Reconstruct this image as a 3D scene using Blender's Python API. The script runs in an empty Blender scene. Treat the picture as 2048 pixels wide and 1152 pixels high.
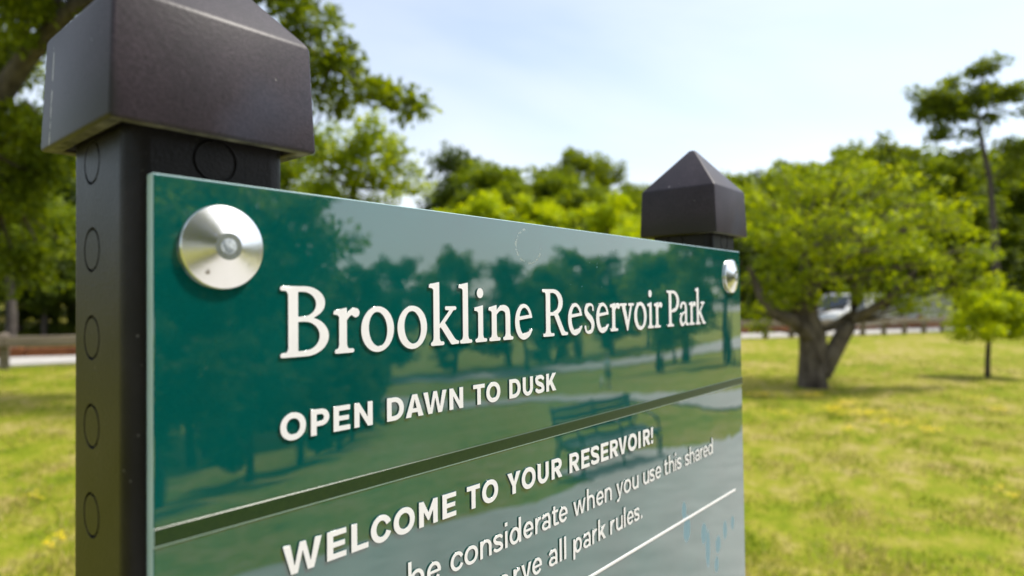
import bpy, bmesh, math, random
import numpy as np
from mathutils import Matrix, Vector
R_ = math.radians
sc = bpy.context.scene
col = sc.collection

# ------------------------------------------------------------------ camera
CAM = np.array((-0.0756279, -0.20130119, 1.42649276))
CR = np.array((0.64580164, -0.76345856, 0.00844201))
CU = np.array((-0.0082836, 0.00405012, 0.99995749))
CF = np.array((0.76346029, 0.64584412, 0.00370861))
FPX = 1293.68
cam = bpy.data.objects.new('camera', bpy.data.cameras.new('camera'))
col.objects.link(cam)
cam.matrix_world = Matrix(((CR[0], CU[0], -CF[0], CAM[0]), (CR[1], CU[1], -CF[1], CAM[1]), (CR[2], CU[2], -CF[2], CAM[2]), (0, 0, 0, 1)))
cam.data.sensor_width = 36
cam.data.lens = FPX / 2048 * 36
cam.data.clip_start = .01
cam.data.clip_end = 3000
cam.data.dof.use_dof = True
cam.data.dof.focus_distance = .30
cam.data.dof.aperture_fstop = 8.0
sc.camera = cam

# ------------------------------------------------------------------ sky, sun, exposure
SUN_EL, SUN_AZ = R_(58), R_(128)          # azimuth from +Y towards +X
world = bpy.data.worlds.new('World'); sc.world = world
world.use_nodes = True
nt = world.node_tree; nt.nodes.clear()
def N(t, kind, **kw):
    n = t.nodes.new(kind)
    for k, v in kw.items():
        if k in n.inputs: n.inputs[k].default_value = v
        else: setattr(n, k, v)
    return n
out = N(nt, 'ShaderNodeOutputWorld')
sky = N(nt, 'ShaderNodeTexSky')
sky.sky_type = 'NISHITA'; sky.sun_disc = False
sky.sun_elevation = SUN_EL; sky.sun_rotation = SUN_AZ
sky.air_density = 1.0; sky.dust_density = 1.8; sky.ozone_density = 1.2
bg1 = N(nt, 'ShaderNodeBackground', Strength=.117)
bg2 = N(nt, 'ShaderNodeBackground', Strength=.117)
ds = N(nt, 'ShaderNodeHueSaturation', Saturation=.45, Value=1.05)     # thin high cloud lit like the sky around it
cm = N(nt, 'ShaderNodeMix', data_type='RGBA'); cm.inputs[0].default_value = .5; cm.inputs[7].default_value = (4.75, 5.05, 5.4, 1)
nt.links.new(sky.outputs[0], ds.inputs['Color']); nt.links.new(ds.outputs[0], cm.inputs[6]); nt.links.new(cm.outputs[2], bg2.inputs['Color'])
tc = N(nt, 'ShaderNodeTexCoord')
mp = N(nt, 'ShaderNodeMapping'); mp.inputs['Scale'].default_value = (.8, 1.2, 4.0); mp.inputs['Rotation'].default_value = (R_(6), R_(-5), R_(30))
nz = N(nt, 'ShaderNodeTexNoise', Scale=1.1, Detail=5, Roughness=.45, Distortion=.4)
cr = N(nt, 'ShaderNodeValToRGB')
cr.color_ramp.elements[0].position = .36; cr.color_ramp.elements[0].color = (.40, .40, .40, 1)
cr.color_ramp.elements[1].position = .66; cr.color_ramp.elements[1].color = (.95, .95, .95, 1)
mx = N(nt, 'ShaderNodeMixShader')
L = nt.links.new
L(tc.outputs['Generated'], mp.inputs['Vector']); L(mp.outputs[0], nz.inputs['Vector']); L(nz.outputs['Fac'], cr.inputs['Fac'])
L(sky.outputs[0], bg1.inputs['Color']); L(cr.outputs['Color'], mx.inputs['Fac'])
L(bg1.outputs[0], mx.inputs[1]); L(bg2.outputs[0], mx.inputs[2]); L(mx.outputs[0], out.inputs['Surface'])

sl = bpy.data.lights.new('sun', 'SUN'); sl.energy = 2.4; sl.angle = R_(6.0); sl.color = (1, .95, .86)
so = bpy.data.objects.new('sun', sl); col.objects.link(so)
sdir = Vector((math.sin(SUN_AZ) * math.cos(SUN_EL), math.cos(SUN_AZ) * math.cos(SUN_EL), math.sin(SUN_EL)))
so.rotation_euler = sdir.to_track_quat('Z', 'Y').to_euler()
so.location = (0, 0, 30)

vs = sc.view_settings
vs.view_transform = 'Standard'; vs.look = 'None'; vs.exposure = 1.0; vs.gamma = 1
vs.use_curve_mapping = False
sc.cycles.use_denoising = True
sc.cycles.max_bounces = 6; sc.cycles.transparent_max_bounces = 4
sc.cycles.sample_clamp_indirect = 6

# ------------------------------------------------------------------ helpers
rng = np.random.default_rng(7)
def sm(e0, e1, v):
    t = np.clip((v - e0) / (e1 - e0), 0, 1); return t * t * (3 - 2 * t)
FA = np.array((2.74, 13.7)); FD = np.array((.925, -.380)); FN = np.array((.380, .925))
def gz(x, y):
    x = np.asarray(x, float); y = np.asarray(y, float)
    a = -y - .6
    sp = np.log1p(np.exp(np.clip(a * 1.5, -50, 50))) / 1.5
    sp = np.where(sp > 26, 26 + 6 * (1 - np.exp(-np.clip(sp - 26, 0, 200) / 6)), sp)
    z = -.155 * sp
    s = (x - FA[0]) * FN[0] + (y - FA[1]) * FN[1]
    keep = 1 - sm(0, 1, -z)
    z = z - .55 * sm(3, 5, s) * (1 - sm(11.5, 14, s)) * keep
    z = z + .03 * np.clip(s - 14, 0, 40) * keep
    z = z + .16 * np.exp(-((s + 1.9) / 1.3) ** 2) * np.exp(-((x - 17) / 5.) ** 2) * keep    # low bank in front of the fence
    r = np.hypot(x, y)
    z = z + .025 * np.sin(x * .9 + 1.3) * np.sin(y * .75 + .4) * sm(2.5, 7, r) * (1 - sm(-2.5, -.6, s) * (1 - sm(3, 5, s)))
    return z
def site(u, v, depth):
    """a point seen on bearing (u, v) of the survey photo at a depth in metres"""
    return CAM + depth * (CF + (u - 1024) / FPX * CR - (v - 576) / FPX * CU)

def mat(name):
    m = bpy.data.materials.new(name); m.use_nodes = True
    t = m.node_tree
    return m, t, t.nodes['Principled BSDF'], t.nodes['Material Output']
def ramp(t, stops):
    r = t.nodes.new('ShaderNodeValToRGB')
    e = r.color_ramp.elements
    while len(e) < len(stops): e.new(.5)
    for i, (p, c) in enumerate(stops):
        e[i].position = p; e[i].color = (*c, 1) if len(c) == 3 else c
    return r
def noise_mat(name, stops, scale=5, detail=6, rough=.8, bump=.0, bdist=.01, coord='Object', spec=.3, stretch=None, bscale=None):
    m, t, b, o = mat(name)
    c = N(t, 'ShaderNodeTexCoord'); n = N(t, 'ShaderNodeTexNoise', Scale=scale, Detail=detail, Roughness=.6)
    src = c.outputs[coord]
    if stretch:
        q = N(t, 'ShaderNodeMapping'); q.inputs['Scale'].default_value = stretch
        t.links.new(src, q.inputs['Vector']); src = q.outputs[0]
    t.links.new(src, n.inputs['Vector'])
    r = ramp(t, stops); t.links.new(n.outputs['Fac'], r.inputs['Fac']); t.links.new(r.outputs['Color'], b.inputs['Base Color'])
    b.inputs['Roughness'].default_value = rough; b.inputs['Specular IOR Level'].default_value = spec
    if bump:
        n2 = N(t, 'ShaderNodeTexNoise', Scale=bscale or scale * 4, Detail=5)
        t.links.new(src, n2.inputs['Vector'])
        bp = N(t, 'ShaderNodeBump', Strength=bump, Distance=bdist)
        t.links.new(n2.outputs['Fac'], bp.inputs['Height']); t.links.new(bp.outputs[0], b.inputs['Normal'])
    return m

class MB:
    """collects shapes for one mesh"""
    def __init__(s): s.v = []; s.f = []; s.m = []
    def add(s, vs, fs, mi=0):
        b = len(s.v); s.v += [tuple(map(float, p)) for p in vs]; s.f += [tuple(i + b for i in f) for f in fs]; s.m += [mi] * len(fs)
    def box(s, a, b, mi=0):
        (x0, y0, z0), (x1, y1, z1) = a, b
        s.add([(x0, y0, z0), (x1, y0, z0), (x1, y1, z0), (x0, y1, z0), (x0, y0, z1), (x1, y0, z1), (x1, y1, z1), (x0, y1, z1)],
              [(0, 3, 2, 1), (4, 5, 6, 7), (0, 1, 5, 4), (1, 2, 6, 5), (2, 3, 7, 6), (3, 0, 4, 7)], mi)
    def tube(s, pts, rad, k=8, mi=0, cap=True, squash=None):
        pts = [Vector(p) for p in pts]; n = len(pts); vs = []
        for i, p in enumerate(pts):
            d = (pts[min(i + 1, n - 1)] - pts[max(i - 1, 0)]).normalized()
            a = Vector((0, 0, 1)) if abs(d.z) < .9 else Vector((1, 0, 0))
            e1 = d.cross(a).normalized(); e2 = d.cross(e1)
            r = rad[i] if hasattr(rad, '__len__') else rad
            for j in range(k):
                th = 2 * math.pi * j / k
                vs.append(p + (e1 * math.cos(th) + e2 * math.sin(th)) * r)
        fs = [(i * k + j, i * k + (j + 1) % k, (i + 1) * k + (j + 1) % k, (i + 1) * k + j) for i in range(n - 1) for j in range(k)]
        if cap: fs += [tuple(range(k))[::-1], tuple((n - 1) * k + j for j in range(k))]
        s.add(vs, fs, mi)
    def lathe(s, prof, k=48, mi=0, axis='z', c=(0, 0, 0)):
        vs = []; 
        for r, h in prof:
            for j in range(k):
                th = 2 * math.pi * j / k
                if axis == 'z': vs.append((c[0] + r * math.cos(th), c[1] + r * math.sin(th), c[2] + h))
                elif axis == '-y': vs.append((c[0] + r * math.cos(th), c[1] - h, c[2] + r * math.sin(th)))
                else: vs.append((c[0] + h, c[1] + r * math.cos(th), c[2] + r * math.sin(th)))
        n = len(prof)
        fs = [(i * k + j, i * k + (j + 1) % k, (i + 1) * k + (j + 1) % k, (i + 1) * k + j) for i in range(n - 1) for j in range(k)]
        if prof[-1][0] < 1e-6 or True: fs.append(tuple((n - 1) * k + j for j in range(k)))
        s.add(vs, fs, mi)
    def build(s, name, mats, parent=None, smooth=False, loc=None, bevel=0, seg=2, weld=0):
        me = bpy.data.meshes.new(name); me.from_pydata(s.v, [], s.f)
        mats = mats if isinstance(mats, (list, tuple)) else [mats]
        for m in mats: me.materials.append(m)
        if len(mats) > 1: me.polygons.foreach_set('material_index', s.m)
        bm = bmesh.new(); bm.from_mesh(me)
        if weld: bmesh.ops.remove_doubles(bm, verts=bm.verts, dist=weld)
        bmesh.ops.recalc_face_normals(bm, faces=bm.faces)
        if bevel: bmesh.ops.bevel(bm, geom=[e for e in bm.edges if len(e.link_faces) == 2 and e.calc_face_angle(0) > .5], offset=bevel, segments=seg, profile=.5, affect='EDGES')
        bm.to_mesh(me); bm.free()
        if smooth:
            me.polygons.foreach_set('use_smooth', [True] * len(me.polygons))
            try: me.set_sharp_from_angle(angle=R_(38))
            except Exception: pass
        o = bpy.data.objects.new(name, me); col.objects.link(o)
        if parent: o.parent = parent
        if loc is not None: o.location = loc
        return o
def tag(o, label=None, cat=None, group=None, kind=None):
    for k, v in (('label', label), ('category', cat), ('group', group), ('kind', kind)):
        if v: o[k] = v
    return o
def empty(name, loc, rz=0, label=None, cat=None, group=None):
    o = bpy.data.objects.new(name, None); col.objects.link(o)
    o.empty_display_size = .2
    o.location = loc; o.rotation_euler = (0, 0, rz)
    return tag(o, label, cat, group)
def copy_thing(o, parent=None):
    c = o.copy(); col.objects.link(c); c.parent = parent
    for ch in o.children: copy_thing(ch, c)
    return c

# ------------------------------------------------------------------ materials
def leaf_mat(name, dark, mid, light, trans=.45, nscale=.9):
    m, t, b, o = mat(name)
    g = N(t, 'ShaderNodeNewGeometry'); c = N(t, 'ShaderNodeTexCoord')
    n = N(t, 'ShaderNodeTexNoise', Scale=nscale, Detail=3)
    t.links.new(c.outputs['Object'], n.inputs['Vector'])
    a = N(t, 'ShaderNodeMath', operation='MULTIPLY_ADD'); a.inputs[1].default_value = .45
    t.links.new(g.outputs['Random Per Island'], a.inputs[0])
    s = N(t, 'ShaderNodeMath', operation='MULTIPLY'); s.inputs[1].default_value = .62
    t.links.new(n.outputs['Fac'], s.inputs[0]); t.links.new(s.outputs[0], a.inputs[2])
    r = ramp(t, [(.2, dark), (.5, mid), (.8, light)]); t.links.new(a.outputs[0], r.inputs['Fac'])
    t.links.new(r.outputs['Color'], b.inputs['Base Color'])
    b.inputs['Roughness'].default_value = .55; b.inputs['Specular IOR Level'].default_value = .25
    tr = N(t, 'ShaderNodeBsdfTranslucent'); mxs = N(t, 'ShaderNodeMixShader', Fac=trans)
    hs = N(t, 'ShaderNodeHueSaturation', Saturation=1.15, Value=1.35); hs.inputs['Hue'].default_value = .485
    t.links.new(r.outputs['Color'], hs.inputs['Color']); t.links.new(hs.outputs[0], tr.inputs['Color'])
    t.links.new(b.outputs[0], mxs.inputs[1]); t.links.new(tr.outputs[0], mxs.inputs[2]); t.links.new(mxs.outputs[0], o.inputs['Surface'])
    return m
LEAF_MID = leaf_mat('leaf_green', (.065, .110, .008), (.145, .210, .012), (.26, .325, .016), trans=.5)
LEAF_OAK = leaf_mat('leaf_oak', (.060, .095, .008), (.130, .185, .012), (.23, .285, .018), trans=.52)
LEAF_DARK = leaf_mat('leaf_dark', (.022, .042, .006), (.055, .090, .009), (.115, .160, .013), trans=.45)
LEAF_LIME = leaf_mat('leaf_lime', (.20, .30, .004), (.36, .46, .006), (.52, .58, .010), trans=.5)
LEAF_CRAB = leaf_mat('leaf_crab', (.100, .165, .010), (.240, .325, .014), (.41, .48, .02), trans=.52, nscale=1.6)
BARK = noise_mat('bark', [(.3, (.035, .028, .024)), (.55, (.095, .080, .068)), (.8, (.19, .165, .14))], scale=9, rough=.9, bump=.8, bdist=.03, stretch=(1, 1, .35))
BARK_GREY = noise_mat('bark_grey', [(.32, (.030, .022, .018)), (.48, (.13, .105, .085)), (.75, (.26, .22, .185))], scale=7, rough=.9, bump=1.0, bdist=.06, stretch=(1, 1, .4))
BARK_PALE = noise_mat('bark_pale', [(.3, (.16, .145, .12)), (.6, (.32, .30, .26)), (.8, (.42, .40, .35))], scale=7, rough=.9, bump=.5, bdist=.02, stretch=(1, 1, .4))
TIMBER = noise_mat('weathered_timber', [(.3, (.13, .105, .080)), (.55, (.23, .19, .15)), (.8, (.33, .28, .23))], scale=6, rough=.85, bump=.5, bdist=.01, stretch=(.3, 3, 3))
RUST = noise_mat('rust_brown', [(.3, (.10, .035, .015)), (.6, (.19, .070, .028)), (.85, (.26, .11, .05))], scale=5, rough=.85, bump=.4)
CONCRETE = noise_mat('path_concrete', [(.3, (.36, .34, .31)), (.6, (.47, .45, .42)), (.85, (.55, .53, .50))], scale=2.5, rough=.9, bump=.3, bdist=.004, bscale=60)
ASPHALT_PALE = noise_mat('worn_asphalt', [(.25, (.36, .35, .33)), (.55, (.47, .455, .43)), (.8, (.55, .535, .505))], scale=3, rough=.9, bump=.3, bdist=.004, bscale=90)
ASPHALT = noise_mat('road_asphalt', [(.3, (.06, .06, .06)), (.7, (.10, .10, .098))], scale=4, rough=.9)

def black_metal():
    m, t, b, o = mat('black_powder_coat')
    c = N(t, 'ShaderNodeTexCoord')
    n1 = N(t, 'ShaderNodeTexNoise', Scale=28, Detail=8, Roughness=.65)
    n2 = N(t, 'ShaderNodeTexNoise', Scale=900, Detail=2)
    n3 = N(t, 'ShaderNodeTexNoise', Scale=420, Detail=3)
    for n in (n1, n2, n3): t.links.new(c.outputs['Object'], n.inputs['Vector'])
    r = ramp(t, [(.32, (.004, .0035, .0035)), (.5, (.009, .0078, .0085)), (.72, (.018, .0155, .017))])
    t.links.new(n1.outputs['Fac'], r.inputs['Fac'])
    # fine pale dust specks
    sp = ramp(t, [(.70, (0, 0, 0)), (.77, (1, 1, 1))]); t.links.new(n3.outputs['Fac'], sp.inputs['Fac'])
    ms = N(t, 'ShaderNodeMath', operation='MULTIPLY'); ms.inputs[1].default_value = .5
    t.links.new(sp.outputs['Color'], ms.inputs[0])
    mixc = N(t, 'ShaderNodeMix', data_type='RGBA'); mixc.inputs[7].default_value = (.25, .24, .22, 1)
    t.links.new(ms.outputs[0], mixc.inputs[0]); t.links.new(r.outputs['Color'], mixc.inputs[6])
    t.links.new(mixc.outputs[2], b.inputs['Base Color'])
    b.inputs['Roughness'].default_value = .40; b.inputs['Specular IOR Level'].default_value = .24
    bp = N(t, 'ShaderNodeBump', Strength=.22, Distance=.0006); t.links.new(n2.outputs['Fac'], bp.inputs['Height'])
    bp2 = N(t, 'ShaderNodeBump', Strength=.10, Distance=.002); t.links.new(n1.outputs['Fac'], bp2.inputs['Height']); t.links.new(bp.outputs[0], bp2.inputs['Normal'])
    t.links.new(bp2.outputs[0], b.inputs['Normal'])
    return m
BLACK = black_metal()

def cap_metal(scrape):
    m, t, b, o = mat('cap_powder_coat')
    c = N(t, 'ShaderNodeTexCoord'); sx = N(t, 'ShaderNodeSeparateXYZ'); t.links.new(c.outputs['Object'], sx.inputs[0])
    n1 = N(t, 'ShaderNodeTexNoise', Scale=26, Detail=9, Roughness=.7)
    n2 = N(t, 'ShaderNodeTexNoise', Scale=650, Detail=3)
    n3 = N(t, 'ShaderNodeTexNoise', Scale=55, Detail=8, Roughness=.75)
    nb = N(t, 'ShaderNodeTexNoise', Scale=14, Detail=2)
    for n in (n1, n2, n3, nb): t.links.new(c.outputs['Object'], n.inputs['Vector'])
    r = ramp(t, [(.3, (.014, .0095, .013)), (.5, (.024, .0165, .0225)), (.75, (.040, .029, .037))])
    t.links.new(n1.outputs['Fac'], r.inputs['Fac'])
    nsp = N(t, 'ShaderNodeTexNoise', Scale=900, Detail=4, Roughness=.7); t.links.new(c.outputs['Object'], nsp.inputs['Vector'])
    vsp = N(t, 'ShaderNodeMapRange'); vsp.inputs[1].default_value = .3; vsp.inputs[2].default_value = .7; vsp.inputs[3].default_value = .45; vsp.inputs[4].default_value = 1.6
    t.links.new(nsp.outputs['Fac'], vsp.inputs[0]); hsp = N(t, 'ShaderNodeHueSaturation'); t.links.new(vsp.outputs[0], hsp.inputs['Value']); t.links.new(r.outputs['Color'], hsp.inputs['Color'])
    # soot collected in a ragged patch along the drip edge of the side faces
    a = N(t, 'ShaderNodeMath', operation='MULTIPLY_ADD'); a.inputs[1].default_value = -30; a.inputs[2].default_value = .62
    t.links.new(sx.outputs['Z'], a.inputs[0])
    ad = N(t, 'ShaderNodeMath', operation='ADD'); t.links.new(a.outputs[0], ad.inputs[0]); t.links.new(n3.outputs['Fac'], ad.inputs[1])
    xl = N(t, 'ShaderNodeMapRange'); xl.inputs[1].default_value = -.0295; xl.inputs[2].default_value = -.0315
    t.links.new(sx.outputs['X'], xl.inputs[0])
    so2 = ramp(t, [(.62, (0, 0, 0)), (.95, (1, 1, 1))]); t.links.new(ad.outputs[0], so2.inputs['Fac'])
    mu = N(t, 'ShaderNodeMath', operation='MULTIPLY'); t.links.new(so2.outputs['Color'], mu.inputs[0]); t.links.new(xl.outputs[0], mu.inputs[1])
    mu2 = N(t, 'ShaderNodeMath', operation='MULTIPLY'); mu2.inputs[1].default_value = .8; t.links.new(mu.outputs[0], mu2.inputs[0])
    mc = N(t, 'ShaderNodeMix', data_type='RGBA'); mc.inputs[7].default_value = (.012, .011, .011, 1)
    t.links.new(mu2.outputs[0], mc.inputs[0]); t.links.new(hsp.outputs[0], mc.inputs[6])
    # bluish rubbed paint
    bl = ramp(t, [(.60, (0, 0, 0)), (.72, (1, 1, 1))]); t.links.new(nb.outputs['Fac'], bl.inputs['Fac'])
    bm2 = N(t, 'ShaderNodeMath', operation='MULTIPLY'); bm2.inputs[1].default_value = .5; t.links.new(bl.outputs['Color'], bm2.inputs[0])
    mb = N(t, 'ShaderNodeMix', data_type='RGBA'); mb.inputs[7].default_value = (.030, .042, .075, 1)
    t.links.new(bm2.outputs[0], mb.inputs[0]); t.links.new(mc.outputs[2], mb.inputs[6])
    def M(op, a_, b_=None):
        q = N(t, 'ShaderNodeMath', operation=op)
        for i, v in enumerate((a_, b_)):
            if v is None: continue
            if isinstance(v, (int, float)): q.inputs[i].default_value = v
            else: t.links.new(v, q.inputs[i])
        return q.outputs[0]
    # a pale scrape down the side face and a few chips
    ns = N(t, 'ShaderNodeTexNoise', Scale=240, Detail=4); t.links.new(c.outputs['Object'], ns.inputs['Vector'])
    yc = M('ADD', M('MULTIPLY', sx.outputs['Z'], -.02), .0222)
    ln = M('LESS_THAN', M('ABSOLUTE', M('SUBTRACT', sx.outputs['Y'], yc)), .00055)
    ln = M('MULTIPLY', ln, M('MULTIPLY', M('LESS_THAN', sx.outputs['Z'], .0335), M('GREATER_THAN', ns.outputs['Fac'], .44)))
    ln = M('MULTIPLY', M('MULTIPLY', ln, xl.outputs[0]), scrape)
    chip = M('MULTIPLY', M('GREATER_THAN', ns.outputs['Fac'], .745), .8)
    wr = M('MAXIMUM', ln, chip)
    mw = N(t, 'ShaderNodeMix', data_type='RGBA'); mw.inputs[7].default_value = (.34, .33, .32, 1)
    t.links.new(wr, mw.inputs[0]); t.links.new(mb.outputs[2], mw.inputs[6])
    t.links.new(mw.outputs[2], b.inputs['Base Color'])
    b.inputs['Roughness'].default_value = .46; b.inputs['Specular IOR Level'].default_value = .38
    bp = N(t, 'ShaderNodeBump', Strength=.13, Distance=.0005); t.links.new(n2.outputs['Fac'], bp.inputs['Height'])
    t.links.new(bp.outputs[0], b.inputs['Normal'])
    return m
CAPM, CAPM2 = cap_metal(1.0), cap_metal(0.0)
WORN_EDGE = noise_mat('worn_cap_rim', [(.35, (.03, .028, .022)), (.55, (.12, .115, .085)), (.8, (.26, .25, .20))], scale=130, detail=6, rough=.75, bump=.5, bdist=.001)

def panel_mat():
    m, t, b, o = mat('gloss_green_enamel')
    c = N(t, 'ShaderNodeTexCoord'); src = c.outputs['Object']
    sx = N(t, 'ShaderNodeSeparateXYZ'); t.links.new(src, sx.inputs[0])
    n0 = N(t, 'ShaderNodeTexNoise', Scale=18, Detail=3); t.links.new(src, n0.inputs['Vector'])
    r = ramp(t, [(.35, (.0004, .070, .060)), (.65, (.0008, .086, .074))]); t.links.new(n0.outputs['Fac'], r.inputs['Fac'])
    colr = r.outputs['Color']; rough = None
    def M(op, a, bb=None, cc=None):
        q = N(t, 'ShaderNodeMath', operation=op)
        for i, v in enumerate((a, bb, cc)):
            if v is None: continue
            if isinstance(v, (int, float)): q.inputs[i].default_value = v
            else: t.links.new(v, q.inputs[i])
        return q.outputs[0]
    # worn dull bluish smears near the lower right corner
    nd = N(t, 'ShaderNodeTexNoise', Scale=160, Detail=4); t.links.new(src, nd.inputs['Vector'])
    smear = None
    for (ex, ez, ax, az) in [(.346, -.1978, .0058, .0100), (.3735, -.2085, .0050, .0080), (.3800, -.2215, .0042, .0150), (.3985, -.2235, .0050, .0070), (.3950, -.2375, .0038, .0065), (.342, -.184, .0035, .0065), (.412, -.2166, .0040, .0075), (.427, -.2149, .0035, .0060)]:
        dx = M('DIVIDE', M('SUBTRACT', sx.outputs['X'], ex), ax); dz = M('DIVIDE', M('SUBTRACT', sx.outputs['Z'], ez), az)
        d = M('SQRT', M('ADD', M('MULTIPLY', dx, dx), M('MULTIPLY', dz, dz)))
        d = M('ADD', d, M('MULTIPLY', M('SUBTRACT', nd.outputs['Fac'], .5), .35))
        s = N(t, 'ShaderNodeMapRange'); s.inputs[1].default_value = 1.1; s.inputs[2].default_value = .75; t.links.new(d, s.inputs[0])
        smear = s.outputs[0] if smear is None else M('MAXIMUM', smear, s.outputs[0])
    # dried ring left by a sticker
    dx = M('DIVIDE', M('SUBTRACT', sx.outputs['X'], .1745), .0100); dz = M('DIVIDE', M('SUBTRACT', sx.outputs['Z'], -.0115), .0085)
    d = M('SQRT', M('ADD', M('MULTIPLY', dx, dx), M('MULTIPLY', dz, dz)))
    nr = N(t, 'ShaderNodeTexNoise', Scale=420, Detail=5); t.links.new(src, nr.inputs['Vector'])
    ring = M('SUBTRACT', 1, M('DIVIDE', M('ABSOLUTE', M('SUBTRACT', d, 1)), .09)); 
    ring = M('MULTIPLY', M('MAXIMUM', ring, 0), M('GREATER_THAN', nr.outputs['Fac'], .50))
    ring = M('MULTIPLY', ring, M('LESS_THAN', M('ADD', dx, M('MULTIPLY', dz, 1.2)), .9))
    # scuffs and paint flecks, thickest near the upper right
    ns = N(t, 'ShaderNodeTexNoise', Scale=330, Detail=3, Roughness=.6)
    mp2 = N(t, 'ShaderNodeMapping'); mp2.inputs['Scale'].default_value = (1.2, 1, .55); t.links.new(src, mp2.inputs['Vector']); t.links.new(mp2.outputs[0], ns.inputs['Vector'])
    px = M('DIVIDE', M('SUBTRACT', sx.outputs['X'], .235), .06); pz = M('DIVIDE', M('SUBTRACT', sx.outputs['Z'], -.018), .022)
    zone = M('MAXIMUM', M('SUBTRACT', 1, M('ADD', M('MULTIPLY', px, px), M('MULTIPLY', pz, pz))), 0)
    thr = M('SUBTRACT', .758, M('MULTIPLY', zone, .075))
    fle = M('GREATER_THAN', ns.outputs['Fac'], thr)
    wear = M('MAXIMUM', M('MULTIPLY', fle, .55), M('MULTIPLY', ring, .5))
    m1 = N(t, 'ShaderNodeMix', data_type='RGBA'); m1.inputs[7].default_value = (.07, .24, .34, 1); t.links.new(M('MULTIPLY', smear, .75), m1.inputs[0]); t.links.new(colr, m1.inputs[6])
    m2 = N(t, 'ShaderNodeMix', data_type='RGBA'); m2.inputs[7].default_value = (.55, .56, .50, 1); t.links.new(wear, m2.inputs[0]); t.links.new(m1.outputs[2], m2.inputs[6])
    t.links.new(m2.outputs[2], b.inputs['Base Color'])
    nf = N(t, 'ShaderNodeTexNoise', Scale=9, Detail=5); t.links.new(src, nf.inputs['Vector'])
    film = M('MULTIPLY', M('MAXIMUM', M('SUBTRACT', nf.outputs['Fac'], .5), 0), .07)
    rg = M('ADD', M('ADD', .014, film), M('ADD', M('MULTIPLY', smear, .45), M('MULTIPLY', wear, .5)))
    t.links.new(rg, b.inputs['Roughness'])
    b.inputs['IOR'].default_value = PANEL_IOR
    b.inputs['Coat Weight'].default_value = 1; b.inputs['Coat IOR'].default_value = 1.95
    t.links.new(rg, b.inputs['Coat Roughness'])
    nw = N(t, 'ShaderNodeTexNoise', Scale=26, Detail=2); t.links.new(src, nw.inputs['Vector'])
    bp = N(t, 'ShaderNodeBump', Strength=.09, Distance=.001); t.links.new(nw.outputs['Fac'], bp.inputs['Height'])
    t.links.new(bp.outputs[0], b.inputs['Normal']); t.links.new(bp.outputs[0], b.inputs['Coat Normal'])
    return m
PANEL_IOR = 1.6
PANEL = panel_mat()
def plain(name, c, rough=.5, metal=0, ior=1.5):
    m, t, b, o = mat(name)
    n = N(t, 'ShaderNodeTexNoise', Scale=60, Detail=4); cc = N(t, 'ShaderNodeTexCoord'); t.links.new(cc.outputs['Object'], n.inputs['Vector'])
    r = ramp(t, [(.3, tuple(x * .92 for x in c)), (.7, tuple(min(1, x * 1.05) for x in c))]); t.links.new(n.outputs['Fac'], r.inputs['Fac'])
    t.links.new(r.outputs['Color'], b.inputs['Base Color'])
    b.inputs['Roughness'].default_value = rough; b.inputs['Metallic'].default_value = metal; b.inputs['IOR'].default_value = ior
    return m
LETTER = plain('white_letter_face', (.80, .785, .775), .4)
FLANK = plain('letter_flank_green', (.004, .060, .050), .12, ior=2.0)
STRIPE = noise_mat('stripe_green', [(.3, (.004, .026, .001)), (.7, (.012, .036, .002))], scale=700, detail=2, rough=.30, bump=.2, bdist=.0002, spec=.5)
EDGE = plain('panel_edge_pale', (.42, .58, .58), .25)
def steel():
    m, t, b, o = mat('turned_steel')
    c = N(t, 'ShaderNodeTexCoord'); n = N(t, 'ShaderNodeTexNoise', Scale=260, Detail=5); t.links.new(c.outputs['Object'], n.inputs['Vector'])
    r = ramp(t, [(.24, (.25, .22, .18)), (.33, (.92, .91, .89)), (.8, (.97, .96, .95))]); t.links.new(n.outputs['Fac'], r.inputs['Fac'])
    t.links.new(r.outputs['Color'], b.inputs['Base Color']); b.inputs['Metallic'].default_value = 1; b.inputs['Roughness'].default_value = .24
    bp = N(t, 'ShaderNodeBump', Strength=.12, Distance=.0004); t.links.new(n.outputs['Fac'], bp.inputs['Height']); t.links.new(bp.outputs[0], b.inputs['Normal'])
    return m
STEEL = steel()
PIN = noise_mat('dull_pin', [(.35, (.20, .23, .25)), (.6, (.55, .60, .63)), (.8, (.75, .76, .76))], scale=420, detail=4, rough=.35, bump=.4, bdist=.001)

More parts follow.
